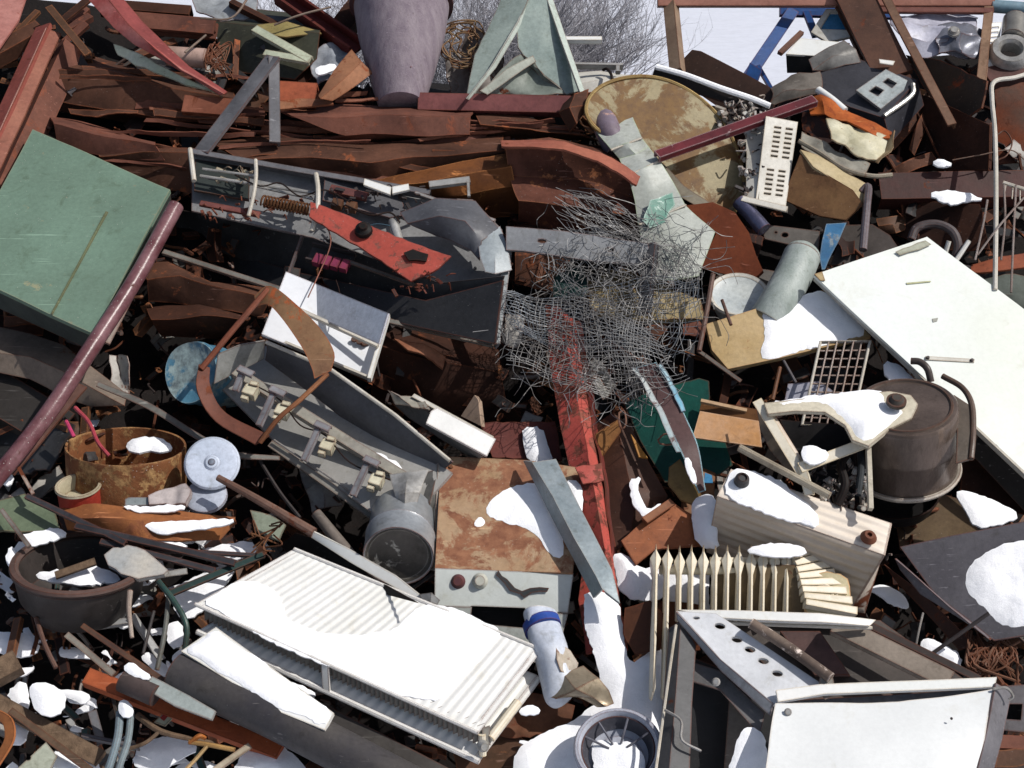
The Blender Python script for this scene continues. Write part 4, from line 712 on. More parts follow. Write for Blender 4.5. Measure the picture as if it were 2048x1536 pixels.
thing('long_board', 'tan board lying left of the large white panel with its right part under snow', 'board', plate(bd, [(1412, 648), (1530, 612), (1645, 580), (1742, 672), (1560, 716), (1456, 738), (1424, 700)], 12, .6), MT('b49c74', 'a08658', .25, .6, rc='7a5a3c', speck=.5))
thing('snow_patch', 'thick snow covering the right part of the tan board', 'snow', snow_m(bd, [(1522, 620), (1580, 600), (1650, 580), (1700, 630), (1738, 668), (1640, 694), (1545, 720), (1518, 716), (1532, 670)], 9), SNOW)
wp = Pl(1870, 700, .16, 8, 50)
thing('panel_sheet', 'large pale sheet panel lying at the right edge with a small handle plate', 'panel', [('edge_lip', beam((1630, 552, .155), (2118, 1010, .155), 5, 14, 'box'), WHTD), ('tan_corner', plate(wp, [(1628, 549), (1644, 544), (1650, 562), (1640, 562)], 2, 2, up=2, rag=1), MT('c0aa80', 'a08c64', .2)), ('grime_patch', plate(wp, [(1790, 505), (1850, 482), (1862, 490), (1840, 500), (1800, 512)], 1, 1, up=2.2, rag=2), MT('a8aa98', '8e9080', .3)), ('sheet', plate(wp, [(1628, 549), (1855, 472), (2120, 672), (2120, 1012)], 7, 3, ds=1.5), MT('d8dcda', 'd0d4cc', .3, .5, dirt=.12, bump=.06, sc=1.6, rc='c8ccc4', rc2='d0d4cc', rsc=3.2, rr=.5)),
 ('handle_plate', plate(wp, [(1850, 714), (1948, 720), (1947, 727), (1849, 721)], 4, up=4), WHTD), ('screw', lathe(wp, 1854, 718, [(0, 4), (3, 4), (4, 0)], 10, up=4), DGREY), ('screw', lathe(wp, 1942, 723, [(0, 4), (3, 4), (4, 0)], 10, up=4), DGREY), ('scratch', plate(wp, [(1812, 566), (1860, 562), (1862, 564), (1814, 569)], 1, up=1), MT('b4b48c', '9c9c74')), ('scratch', plate(wp, [(1970, 699), (1982, 706), (1980, 709), (1968, 702)], 1, up=1), DGREY), ('scratch', plate(wp, [(1864, 638), (1876, 636), (1874, 643), (1866, 645)], 1, up=1), MT('a0a098', '8a8a80'))])

# ================= pot, rack, snowy machine =================
gA, gB, gC, gD = P(1641, 684, .12), P(1740, 682, .12), P(1702, 855, .14), P(1604, 850, .14)
thing('wire_rack', 'white wire grid rack standing above the snowy machine frame', 'rack', [('frame', tube3([gA, gB, gC, gD], 3.2 * mpp(760), 8, closed=True), WHTD), ('grid', grid3(gA, gB, gC, gD, 6, 10, 2.0 * mpp(760)), MT('b8b0a8', '988e84', .15))])
thing('bent_tray', 'violet white tray corner in shade left of the wire rack', 'tray', plate(Pl(1610, 790, .04, -30, 50), [(1576, 768), (1640, 762), (1690, 800), (1600, 818), (1570, 800)], 5, 2), MT('a8a8b4', '8e8e9c', .05))
pn = Vector((-.13, -.24, .97))
pp = Pl(1812, 812, .42, n=pn)
thing('boiler_pot', 'big brown cylindrical boiler pot standing upright at the right', 'boiler', [
 ('body', lathe(pp, 1812, 812, [(0, 0), (30, 1), (60, 0), (94, 0), (99, -1), (102, -4), (104, -10), (104, -80), (105, -84), (104, -88), (104, -158), (0, -158)], 64, wob=.012), MT('6e6058', '50453e', .2, .22, metal=.3, rc='4c4038', sc=3, speck=.3, rsc=5, bump=.25, stretch=(2, 2, .5))),
 ('top_groove', lathe(pp, 1812, 812, [(84, 0), (87, 4), (91, 4), (93, 0)], 56), MT('4e443c', '564a42', .1, .35)),
 ('bottom_rim', lathe(pp, 1812, 812, [(104, -152), (110, -150), (113, -155), (110, -161), (104, -161)], 56), MT('c4bcb0', 'a49c90', .1)),
 ('handle', tube([(1885, 752, .36), (1925, 776, .38), (1944, 812, .4), (1946, 870, .42), (1942, 918, .42)], 6, 10), MT('6a5e54', '4c423a', .15, .35)),
 ('handle_plate', loft([[(1908, 790, .4), (1942, 812, .4)], [(1914, 860, .42), (1944, 866, .42)], [(1912, 926, .42), (1940, 918, .42)]], 5, 1), MT('5e544a', '463e36', .15, .35)),
 ('pipe_stub', tube([(1822, 722, .36), (1840, 724, .37), (1855, 738, .37), (1862, 764, .34)], 7, 12), MT('4c4440', '3a3430', .1, .4))])
thing('pot_shadow_dish', 'shadow of the boiler pot added as a black dish under its white rim', 'basin', lathe(Pl(1790, 1000, .0, n=pn), 1795, 985, [(0, -30), (62, -30), (80, 0), (84, 0), (66, -36), (0, -36)], 36), BLACK)  # black dish added where the pot's cast shadow falls
sp = Pl(1690, 850, .45, -4, 66)
thing('machine_frame', 'cream enamel machine frame with exposed innards left of the boiler pot', 'machine', [
 ('arm_plate', plate(Pl(1700, 830, .45, -4, 66), [(1528, 806), (1620, 796), (1780, 782), (1822, 790), (1836, 808), (1824, 836), (1780, 858), (1738, 892), (1705, 880), (1690, 850), (1650, 824), (1590, 822), (1536, 828)], 9, .5), MT('d4ccb8', 'bcb4a0', .1)),
 ('strut', beam((1514, 800, .42), (1606, 950, .36), 20, 22, 'L', th=4, az=-20), CREAM), ('strut', beam((1544, 830, .4), (1606, 930, .36), 12, 16, 'L', th=4, az=20), BEIGE),
 ('front_rail', beam((1600, 935, .38), (1740, 882, .42), 22, 20, 'L', th=4, el=45), CREAM), ('post', beam((1602, 930, .38), (1618, 990, .34), 18, 16, 'L', th=4, az=-20, el=20), CREAM),
 ('post', beam((1738, 884, .42), (1743, 1016, .38), 9, 14, 'box', el=10), MT('c0b8a8', 'a49c8c')), ('side_plate', plate(Pl(1560, 890, .32, -50, 30), [(1512, 810), (1600, 950), (1596, 968), (1540, 900), (1520, 860)], 4, 1, rag=1), MT('8a7a68', '6e604e', .2)),
 ('knob', lathe(Pl(1792, 806, .48, -4, 66), 1792, 806, [(0, 16), (10, 16), (16, 8), (20, 8), (20, 0)], 18), MT('4c4640', '34302c', .1)),
 ('hose', tube([(1700, 900, .32), (1682, 930, .34), (1690, 970, .34), (1675, 1010, .3)], 9, 10), BLACK), ('hose', tube([(1720, 900, .3), (1722, 940, .32), (1716, 990, .3)], 7, 10), MT('34383c', '202428'))] + mech_parts(1620, 930, 1735, 1020, 90, .26) + [('lining', plate(Pl(1650, 880, .14, -20, 40), [(1560, 840), (1700, 850), (1735, 900), (1735, 1010), (1620, 980)], 4, 6), BLACK)])
thing('snow_patch', 'thick snow lying on the arm of the cream machine frame', 'snow', snow_m(sp, [(1542, 802), (1620, 790), (1700, 784), (1770, 784), (1776, 812), (1822, 822), (1778, 858), (1738, 892), (1708, 878), (1690, 846), (1646, 812), (1560, 820)], 16), SNOW)
thing('snow_patch', 'small snow clump caught inside the cream machine frame', 'snow', snow_m(Pl(1640, 912, .4, 0, 60), [(1600, 895), (1625, 890), (1660, 905), (1650, 925), (1610, 930)], 10), SNOW)
thing('cream_tube', 'cream tube lying under the lower left corner of the machine frame', 'tube', tube([(1478, 895, .36), (1660, 992, .36)], 8, 10, straight=True), MT('a8a08e', '8a8272', .1))
thing('tan_duct', 'tan orange folded duct end left of the cream machine frame', 'duct', [('face', plate(Pl(1455, 855, .16, 0, 45), [(1400, 822), (1518, 842), (1524, 895), (1385, 875)], 5, 2), MT('b07c44', 'c09a7a', .35, .55, rc='c4a48c', rc2='a08068', rsc=5)), ('top', plate(Pl(1460, 818, .14, -20, 30), [(1404, 798), (1512, 818), (1520, 845), (1398, 824)], 5, 2), MT('7a5230', '62401f', .2)), ('lip', beam((1402, 800, .16), (1494, 820, .16), 7, 8), MT('c4a484', 'a88a68'))])
thing('green_sheet', 'dark green triangular sheet behind the peeling curved strap', 'sheet', plate(Pl(1370, 850, .04, -10, 35), [(1248, 806), (1290, 785), (1398, 756), (1418, 762), (1420, 795), (1404, 840), (1450, 880), (1466, 930), (1440, 948), (1330, 965), (1280, 880)], 4, 3, rag=1), MT('0e4c42', '0c3c36', .05, .5))
thing('peeling_strap', 'curved maroon strap with peeling blue and white paint edges right of the wire netting', 'strap', [
 ('strap', loft([[(1270, 735, .2), (1298, 780, .21), (1330, 835, .22), (1362, 905, .22), (1398, 985, .16)], [(1312, 725, .2), (1340, 775, .22), (1370, 830, .22), (1395, 890, .22), (1412, 980, .16)]], 4, 2, 6, sm=True), MT('5a4240', '4a3434', .12, .5, rc='8ab4c4', rsc=10, speck=.8)),
 ('peeling_edge', loft([[(1264, 735, .22), (1292, 782, .23), (1322, 838, .24), (1352, 905, .24)], [(1272, 735, .22), (1302, 780, .23), (1334, 835, .24), (1360, 905, .24)]], 3, 4, 6, ns=16), MT('9cb4ba', 'c4c4c0', .4, .5, rc='5a4a48')),
 ('peeling_edge', loft([[(1314, 730, .22), (1340, 776, .23), (1364, 822, .23)], [(1322, 728, .22), (1352, 776, .23), (1374, 820, .23)]], 3, 5, 6, ns=18), MT('7ab4cc', 'b4c8cc', .3, .5, rc='5a4a48')),
 ('blue_flake', plate(Pl(1416, 958, .16, 0, 50), [(1410, 945), (1424, 950), (1426, 965), (1408, 965)], 3, 1), MT('3a86b4', '2a6a94'))])
thing('snow_patch', 'narrow snow streak on the lower end of the peeling curved strap', 'snow', snow_m(Pl(1380, 940, .22), [(1368, 916), (1380, 916), (1392, 950), (1394, 968), (1384, 966), (1372, 940)], 9), SNOW)
thing('brown_sheet', 'broad dark brown sheet curving down right of the red girder', 'sheet', loft([[(1190, 850, .02), (1225, 825, .06), (1260, 850, .04)], [(1200, 930, .04), (1250, 910, .08), (1300, 930, .04)], [(1210, 1010, .04), (1270, 1000, .08), (1335, 990, .04)], [(1220, 1110, .0), (1262, 1080, .02), (1310, 1050, -.02)]], 5, 4, 5), MT('4e3022', '3a2218', .2, .6, speck=.2))
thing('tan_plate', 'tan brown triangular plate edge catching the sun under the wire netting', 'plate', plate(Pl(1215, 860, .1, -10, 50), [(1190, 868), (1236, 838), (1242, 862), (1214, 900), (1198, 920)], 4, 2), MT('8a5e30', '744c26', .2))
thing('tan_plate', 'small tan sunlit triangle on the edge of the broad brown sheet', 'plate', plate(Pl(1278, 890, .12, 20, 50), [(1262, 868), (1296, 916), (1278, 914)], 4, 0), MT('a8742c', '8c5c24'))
thing('snow_patch', 'curved snow streak on the broad dark brown sheet', 'snow', snow_m(Pl(1275, 995, .1), [(1256, 960), (1284, 952), (1274, 975), (1284, 1000), (1296, 1022), (1322, 1004), (1320, 1018), (1290, 1040), (1266, 1010)], 7), SNOW)
thing('orange_plate', 'orange brown folded plate block below the broad brown sheet', 'plate', [('face', plate(Pl(1320, 1070, .08, 5, 50), [(1242, 1082), (1290, 1040), (1345, 1005), (1385, 1030), (1400, 1090), (1310, 1100), (1272, 1130)], 6, 3, rag=1), MT('9a5a34', '7c4426', .3, .6, speck=.8)), ('fold', beam((1290, 1040, .13), (1345, 1002, .12), 16, 10, 'L', wob=1), ORG)])
thing('brown_bag', 'small brown rumpled casing above the snowy end of the ribbed radiator', 'casing', plate(Pl(1370, 970, .12, -20, 40), [(1338, 935), (1360, 918), (1390, 960), (1402, 990), (1396, 1010), (1360, 1000), (1336, 970)], 8, 5, rag=2), MT('74603c', '8e7040', .2))
thing('mangled_sheet', 'rusty crumpled scraps between the orange plate and the ribbed radiator', 'scrap', loft([[(1378, 930, .02), (1430, 950, .0)], [(1360, 1010, .04), (1420, 1020, .02)], [(1380, 1090, .0), (1430, 1100, -.02)]], 4, 10, 5), MT('5e4028', '7a5230', .3))
for q, lb in [([(1316, 880, .18), (1330, 868, .2), (1350, 874, .2), (1344, 888, .18), (1322, 888, .18)], 'small rusty chain link left of the peeling curved strap'), ([(1238, 826, .2), (1248, 822, .2), (1252, 846, .2), (1244, 858, .19), (1238, 842, .2)], 'small wire loop hanging from the lowest tip of the wire netting')]:
    thing('wire_loop', lb, 'wire loop', tube(q, 2, 6, closed=True), MT('8a6c5c', '5c483c', .3))

# ================= red girder, stove, galvanized channel =================
RG = [[(1088, 610, .06), (1118, 612, .1), (1150, 640, .06)], [(1106, 760, .08), (1148, 764, .13), (1176, 768, .09)], [(1122, 860, .1), (1168, 866, .15), (1190, 872, .1)], [(1146, 960, .1), (1184, 950, .16), (1206, 940, .1)], [(1162, 1040, .1), (1200, 1030, .15), (1214, 1024, .1)], [(1172, 1110, .08), (1212, 1110, .13), (1226, 1112, .08)], [(1158, 1200, .06), (1200, 1200, .09), (1238, 1190, .06)], [(1172, 1310, .04), (1200, 1300, .07), (1258, 1300, .04)]]
thing('red_girder', 'bright red battered girder running down the middle from under the wire netting', 'girder', [('girder', loft(RG, 6, 4, 5, ns=7), REDO), ('side_edge', loft([[(1150, 640, .07), (1176, 768, .1), (1190, 872, .11), (1210, 950, .12), (1226, 1112, .09)], [(1160, 640, .0), (1184, 768, .02), (1198, 872, .03), (1216, 950, .03), (1234, 1112, .0)]], 3, 4, 6, ns=12), MT('4c3430', '8a3028', .4)),
 ('joint_plate', plate(Pl(1195, 945, .17, 0, 50), [(1150, 935), (1204, 925), (1208, 960), (1166, 968)], 4, 2, rag=2), REDO)])
st = Pl(1008, 1030, .14, 0, 60); sf = Pl(1000, 1190, .1, 4, 22)
stz = [st.p(*q) for q in [(882, 912), (1052, 920), (1166, 955), (1146, 1146), (870, 1138)]]
thing('rusty_stove', 'small rusty topped stove with two knobs on its cracked pale front panel', 'stove', [
 ('top', plate(st, [(882, 912), (1052, 920), (1160, 935), (1146, 1146), (870, 1138)], 6, 1), MT('9a7a5a', 'a88e72', .58, .6, rc='6a4230', rc2='8e6248', rsc=6, sc=4, rr=.8, fine=40, speck=.9, dirt=.35, bump=.2)),
 ('front_panel', plate(Pl(1006, 1178, .14, 4, 30), [(870, 1136), (1147, 1147), (1136, 1226), (1052, 1222), (1050, 1216), (944, 1212), (940, 1214), (869, 1212)], 5, .5), MT('c0c4c0', 'b0b4b0', .06, .45, dirt=.12)),
 ('lower_panel', plate(Pl(1000, 1250, .1, 4, 30), [(869, 1213), (944, 1214), (940, 1246), (1052, 1256), (1054, 1222), (1136, 1228), (1110, 1330), (868, 1300)], 5, .5), MT('a4a8a4', '8c908c', .1, .45)),
 ('side', beam((874, 916, .13), (862, 1138, .1), 10, 60, 'box', az=-60, el=20), MT('9c9a94', '7c7a74', .15)),
 ('oven_opening', plate(Pl(998, 1235, .04, 4, 26), [(940, 1205), (1056, 1212), (1056, 1262), (934, 1254)], 4), BLACK),
 ('knob', lathe(Pl(916, 1163, .16, 0, 30), 916, 1163, [(0, 10), (9, 10), (13, 4), (15, 0)], 18), MT('5a3436', '40262a', .1)), ('knob', lathe(Pl(960, 1162, .16, 0, 30), 960, 1162, [(0, 12), (10, 12), (14, 4), (16, 0)], 18), MT('cfcfc4', '9a988c', .15)),
 ('crack', plate(Pl(1048, 1172, .145, 4, 30), [(996, 1140), (1004, 1152), (1014, 1158), (1030, 1176), (1044, 1182), (1060, 1176), (1098, 1176), (1094, 1184), (1064, 1186), (1048, 1196), (1040, 1188), (1020, 1182), (1008, 1166), (992, 1150)], 2, up=2, rag=2), MT('34383a', '24282a', .2)),
 ('rivet', lathe(st, 902, 934, [(0, 3), (4, 3), (5, 0)], 10), BRN)])
thing('snow_patch', 'large snow patch on the rusty stove top beside the galvanized channel', 'snow', snow_m(st, [(972, 1012), (1000, 985), (1045, 966), (1082, 968), (1108, 1010), (1128, 1085), (1126, 1118), (1100, 1112), (1078, 1074), (1044, 1052), (1000, 1044), (974, 1032)], 14), SNOW)
thing('snow_patch', 'tiny snow lump on the rusty stove top left of the large patch', 'snow', snow_m(st, [(948, 1045), (960, 1032), (972, 1044), (964, 1054), (950, 1054)], 8, res=.008), SNOW)
thing('snow_patch', 'snow sliver on the stove corner between the galvanized channel and the red girder', 'snow', snow_m(st, [(1128, 960), (1160, 962), (1166, 1000), (1164, 1030), (1148, 1000)], 8), SNOW)
GC = [[(1046, 922, .17), (1064, 925, .24), (1112, 918, .22)], [(1082, 990, .18), (1106, 992, .25), (1146, 985, .23)], [(1126, 1080, .19), (1148, 1076, .26), (1186, 1065, .24)], [(1162, 1150, .19), (1190, 1150, .26), (1224, 1140, .24)], [(1186, 1196, .19), (1204, 1178, .26), (1240, 1206, .24)]]
thing('galvanized_channel', 'grey galvanized channel with a torn lower end leaning on the stove and red girder', 'channel', loft(GC, 5, 1, 4), MT('8d979c', '78848a', .08, .4, metal=.35, rc='6c6862', sc=9, bump=.15, speck=.5))

# ================= ribbed radiator and finned radiator =================
rt = Pl(1610, 1040, .3, 5, 56)
q4 = [rt.p(*q) for q in [(1462, 938), (1782, 1046), (1768, 1110), (1434, 992)]]
E = P(1392, 1110, .02) - q4[3]
def ribbed(a, b, c, d, n, amp, t):
    """sheet between four corners with n ribs running a->b"""
    nn = (b - a).cross(d - a).normalized(); 
    if nn.dot(CAM - a) < 0: nn = -nn
    fr = []; bk = []; cols = 14; rows = n * 10
    for i in range(rows + 1):
        s = i / rows; ph = s * n % 1; hgt = amp * (.5 - .5 * math.cos(ph * 2 * math.pi)) * (0 if s < .02 or s > .98 else 1)
        for j in range(cols + 1):
            x = j / cols; e = min(1, min(x, 1 - x) * 14); p = a.lerp(b, x).lerp(d.lerp(c, x), s); fr.append(p + nn * hgt * e); bk.append(p - nn * t)
    fs = [(i*(cols+1)+j, i*(cols+1)+j+1, (i+1)*(cols+1)+j+1, (i+1)*(cols+1)+j) for i in range(rows) for j in range(cols)]
    if (fr[1] - fr[0]).cross(fr[cols + 1] - fr[0]).dot(nn) < 0: fs = [tuple(reversed(f)) for f in fs]
    return close_back(fr, bk, fs)
lowr = [P(1700, 1222, .02), P(1412, 1104, -.02)]
RB_SHADE = MT('b8aa9a', 'aa9c8c', .04, .4, dirt=.1, bump=.05)  # darker beige than the top face: the side's shade is in the colour
thing('ribbed_radiator', 'beige ribbed radiator lying on its side with two valve plugs', 'radiator', [
 ('top_face', ribbed(q4[0], q4[1], q4[2], q4[3], 4, .0045, .006), MT('dcd2c6', 'd2c6b8', .04, .4, dirt=.1, bump=.05)),
 ('side_face', ribbed(q4[3], q4[2], lowr[0], lowr[1], 8, .006, .006), RB_SHADE),
 ('end_face', ribbed(q4[2], q4[1], P(1728, 1226, .04), lowr[0], 12, .004, .004), MT('cabeb0', 'bcae9e', .06, .45)),
 ('valve_plug', lathe(Pl(1737, 1075, .315, 5, 56), 1737, 1075, [(0, 6), (5, 6), (5, 12), (10, 12), (14, 6), (17, 0)], 20), MT('6a3c28', '4c2a1c', .4, .6)),
 ('valve_plug', lathe(Pl(1483, 963, .335, 5, 56), 1483, 963, [(0, 12), (8, 12), (9, 16), (14, 12), (16, 0)], 20), DGREY)])
thing('snow_patch', 'thick snow on the left end of the beige ribbed radiator', 'snow', snow_m(rt, [(1444, 984), (1464, 938), (1500, 944), (1560, 962), (1582, 985), (1632, 1022), (1638, 1060), (1600, 1048), (1530, 1028), (1470, 1006)], 14, up=4), SNOW)
thing('snow_patch', 'bluish shaded snow hanging below the left end of the ribbed radiator', 'snow', snow_m(Pl(1410, 1045, .12, -40, 40), [(1384, 1000), (1420, 985), (1440, 1010), (1432, 1060), (1440, 1100), (1392, 1092), (1384, 1040)], 10), SNOW)
fins = []
for i in range(12):
    u = 1312 + 23.8 * i; vt = 1090 + (i % 3); vb = 1385 - i * 2 if i < 2 else 1236
    a, b = P(u, vt, .2), P(u + (-6 if i < 2 else -2), vb, .27 if i < 2 else .15); k = mpp(1200, .2)
    ax = (b - a).normalized(); nn = nrm(0, 30); nn = (nn - ax * nn.dot(ax)).normalized(); sx = ax.cross(nn).normalized(); L = (b - a).length; m = M()
    for (s, wv, dv) in [(0, 1.2, 8), (14 * k / L, 4, 20), (34 * k / L, 23, 26), (62 * k / L, 9, 30), (80 * k / L, 9, 40), (.97, 9, 40), (1, 3, 30)]:
        c = a.lerp(b, s); m.v += [c + sx * wv * k * .5, c + nn * 5 * k, c - sx * wv * k * .5, c - nn * dv * k - sx * wv * k * .4, c - nn * dv * k + sx * wv * k * .4]
    n5 = 5
    for r in range(6): m.f += [(r*n5+j, r*n5+(j+1) % n5, (r+1)*n5+(j+1) % n5, (r+1)*n5+j) for j in range(n5)]
    m.f += [tuple(range(n5))[::-1], tuple(6*n5+j for j in range(n5))]
    fins.append(('fin', fixn(m), CREAM))
for i in range(8):
    A = (1588 + i * 3.5, 1112 + i * 13, .21 - i * .002); a = R(-20 + 4.5 * i); L = 42 + i * 7; fins.append(('bent_fin', beam(A, (A[0] + math.cos(a) * L * 1.15, A[1] + math.sin(a) * L, .17), 12, 26, 'box', az=0, el=50, w2=16), CREAM))
ep = Pl(1658, 1195, .16, 5, 40)
fins += [('core', plate(Pl(1520, 1200, .13, -10, 30), [(1428, 1128), (1600, 1130), (1610, 1240), (1428, 1240)], 6, 1), MT('6a5a42', '544632', .2)), ('header_pipe', tube([(1420, 1120, .17), (1596, 1122, .17)], 6, 10, straight=True), CREAM), ('end_cap', plate(ep, smooth_loop([(1606, 1170), (1640, 1140), (1694, 1150), (1702, 1180), (1700, 1240), (1612, 1240)], 1), 10, 1), MT('c4b894', 'ac9f7c', .25, .5, rc='a86a2c')), ('emblem', tube3([ep.p(1636 + 28 * math.cos(a / 10) * (1 - a / 60), 1192 - 22 * math.sin(a / 10) * (1 - a / 60), 4) for a in range(-4, 26)], 3.5 * ep.k, 6), CREAM),
 ('emblem', tube3([ep.p(1632 + 44 * math.cos(a / 10), 1204 - 36 * math.sin(a / 10), 3) for a in range(-2, 18)], 3 * ep.k, 6), CREAM), ('header_pipe', tube([(1318, 1140, .15), (1580, 1142, .15)], 9, 12, straight=True), CREAM)]
thing('finned_radiator', 'cream finned oil radiator with a row of upright fins fanning out at its right end', 'radiator', fins)
thing('snow_patch', 'snow cap on the right part of the cream finned radiator', 'snow', snow_m(Pl(1560, 1105, .23, 0, 60), [(1490, 1104), (1510, 1090), (1570, 1086), (1606, 1092), (1616, 1110), (1560, 1116)], 9), SNOW)
thing('orange_plate', 'dark orange brown plate behind the two long left fins of the finned radiator', 'plate', plate(Pl(1310, 1220, .0, -20, 40), [(1250, 1230), (1330, 1200), (1400, 1210), (1400, 1300), (1280, 1305), (1258, 1270)], 6, 4, rag=2), MT('5c3018', '44240f', .3))

# ================= white cabinet bottom right =================
k0 = mpp(1300)
thing('stove_cabinet', 'big open white stove cabinet with dented front panel at the bottom right', 'cabinet', [
 ('left_rail', plate(Pl(1490, 1310, .34, -4, 58), [(1352, 1222), (1432, 1226), (1644, 1368), (1546, 1410), (1440, 1320)], 8, .6, holes=[ell(u, v, 11, 6, 10, 12) for u, v in [(1440, 1252), (1474, 1279), (1500, 1299), (1527, 1322), (1555, 1347)]] + [ell(1393, 1236, 7, 3, 0, 10)]), MT('d4d6da', 'c0c2c6', .15, .45, rc='8a8680', dirt=.2)),
 ('left_rail_side', loft([[(1352, 1224, .34), (1440, 1318, .34), (1546, 1408, .36)], [(1353, 1240, .32), (1442, 1342, .32), (1540, 1432, .34)]], 4, 1), MT('9a9ca0', '84868a', .1)),
 ('back_rail', loft([[(1356, 1220, .3), (1500, 1221, .32), (1640, 1226, .33), (1752, 1240, .3)], [(1430, 1236, .32), (1520, 1240, .34), (1640, 1244, .34), (1740, 1252, .3)]], 6, 1, 5), WHT),
 ('back_rail_lip', tube([(1440, 1246, .3), (1560, 1250, .31), (1744, 1256, .28)], 4, 8), WHTD),
 ('right_rail', beam((1670, 1246, .24), (1900, 1360, .28), 42, 16, 'C', th=5), MT('8c8074', '70665c', .2, .55)), ('right_rail', beam((1740, 1250, .22), (1960, 1358, .26), 16, 14, 'L', th=4), MT('3c302c', '2c2422', .2)),
 ('front_rail', loft([[(1552, 1380, .38), (1640, 1368, .38), (1994, 1354, .36)], [(1556, 1404, .38), (1650, 1388, .38), (1990, 1374, .36)]], 8, .5), WHT),
 ('front_gap', loft([[(1560, 1404, .33), (1760, 1392, .33), (1985, 1376, .33)], [(1580, 1420, .32), (1760, 1412, .32), (1985, 1385, .32)]], 4, 0), MT('5a5a5e', '48484c')),
 ('front_panel', loft([[(1550, 1406, .38), (1800, 1404, .37), (1990, 1376, .37)], [(1538, 1480, .42), (1790, 1480, .42), (1972, 1460, .4)], [(1516, 1640, .46), (1780, 1640, .46), (1930, 1640, .44)]], 6, 5, 9), MT('dcdede', 'd2d4d4', .1, .4, dirt=.12, bump=.08, sc=1.5, rc='9a8c7a', rsc=13)),
 ('right_side', loft([[(1992, 1366, .37), (2024, 1384, .3)], [(1974, 1460, .4), (2004, 1480, .32)], [(1932, 1640, .44), (1960, 1640, .36)]], 4, 1, 3), MT('6e6c70', '5c5a5e', .1, .45)),  # white cabinet's shaded right side, painted grey
 ('corner_tape', tube([(1986, 1378, .38), (2012, 1376, .38), (2026, 1392, .36), (2018, 1400, .35)], 3, 6), SILV),
 ('left_post', loft([[(1338, 1256, .28), (1362, 1240, .31), (1392, 1290, .3)], [(1326, 1400, .3), (1350, 1400, .34), (1384, 1410, .32)], [(1300, 1640, .34), (1330, 1640, .38), (1376, 1640, .36)]], 5, 1, 4), MT('4e4e50', '3e3e40', .12, .5)),  # shade on the cabinet's left is put into the post's dark grey
 ('left_post_edge', tube([(1352, 1250, .32), (1328, 1420, .34), (1298, 1640, .36)], 3, 6), WHTD),
 ('cross_plate', loft([[(1384, 1324, .26), (1440, 1342, .28), (1530, 1425, .3)], [(1382, 1362, .26), (1440, 1380, .28), (1520, 1470, .3)]], 5, 1, 4), MT('6e6c6c', '5a5858', .1)),
 ('cross_plate_bolt', lathe(Pl(1432, 1364, .31, -20, 40), 1432, 1364, [(0, 4), (6, 4), (9, 0)], 12), SILV),
 ('inner_wall', plate(Pl(1420, 1450, .16, 10, 30), [(1350, 1300), (1600, 1400), (1560, 1640), (1330, 1640)], 5), MT('1c1c1e', '141416', .05)),  # near black colour stands for the shade inside the cabinet
 ('inner_post', plate(Pl(1480, 1480, .2, -10, 30), [(1458, 1400), (1520, 1440), (1500, 1640), (1440, 1640)], 5, 1), MT('746c64', '5e564e', .2)),
 ('inner_floor', plate(Pl(1700, 1320, .08, 0, 60), [(1440, 1240), (1760, 1240), (1960, 1380), (1600, 1400)], 5, 1), MT('4a423e', '332e2b', .2)),
 ('burner_box', boxE(Pl(1640, 1310, .14, -10, 45), [(1560, 1262), (1640, 1262), (1700, 1350), (1630, 1350)], (1560, 1275, .0)), MT('5c4440', '3e302e', .2)),
 ('cross_bar', tube([(1502, 1246, .38), (1570, 1290, .38), (1662, 1356, .39)], 11, 12), MT('7c6c60', '5a4c44', .3, .7, rc='a89c94', rsc=14)),
 ('cable', tube([(1330, 1420, .36), (1362, 1442, .38), (1364, 1480, .38), (1402, 1502, .36)], 3, 6), LGREY),
 ('bolt', lathe(Pl(1576, 1424, .4, 0, 36), 1576, 1424, [(0, 3), (6, 3), (8, 0)], 12), LGREY), ('bolt', lathe(Pl(1903, 1437, .42, 0, 36), 1903, 1437, [(0, 2), (2, 2), (3, 0)], 8), DGREY),
 ('torn_lining', plate(Pl(1660, 1370, .37, 0, 40), [(1640, 1340), (1664, 1350), (1668, 1390), (1650, 1400), (1636, 1380)], 2, 5, rag=4), MT('9c9890', '6c6862', .2))])
thing('snow_patch', 'snow heap inside the open left side of the stove cabinet', 'snow', snow_m(Pl(1500, 1500, .3, 0, 50), [(1476, 1470), (1500, 1450), (1530, 1470), (1540, 1560), (1450, 1560)], 10), SNOW)

# ================= right edge lower =================
gs = Pl(1930, 1160, .14, -15, 48)
thing('grey_sheet', 'dark grey folded sheet with a pale lower fold at the right edge', 'sheet', [('sheet', plate(gs, [(1800, 1094), (1900, 1072), (2110, 1030), (2110, 1262), (1988, 1282), (1870, 1190)], 5, 3, ds=2), MT('525056', '434147', .1, .5, speck=.5)), ('fold', loft([[(1790, 1118, .12), (1860, 1180, .16), (1980, 1280, .16)], [(1800, 1140, .1), (1840, 1190, .12), (1930, 1240, .12)]], 4, 3), MT('7c7a80', '605e64', .1))])
thing('snow_patch', 'large lumpy snow patch on the dark grey sheet at the right edge', 'snow', snow_m(gs, [(1936, 1128), (1990, 1095), (2060, 1080), (2110, 1080), (2110, 1250), (2010, 1258), (1960, 1220), (1924, 1180)], 20), SNOW)
thing('snow_patch', 'triangular snow patch above the dark grey sheet near the boiler pot', 'snow', snow_m(Pl(1970, 1015, .1), [(1908, 985), (1930, 980), (1990, 1002), (2046, 1032), (2000, 1050), (1950, 1058), (1930, 1020)], 9), SNOW)
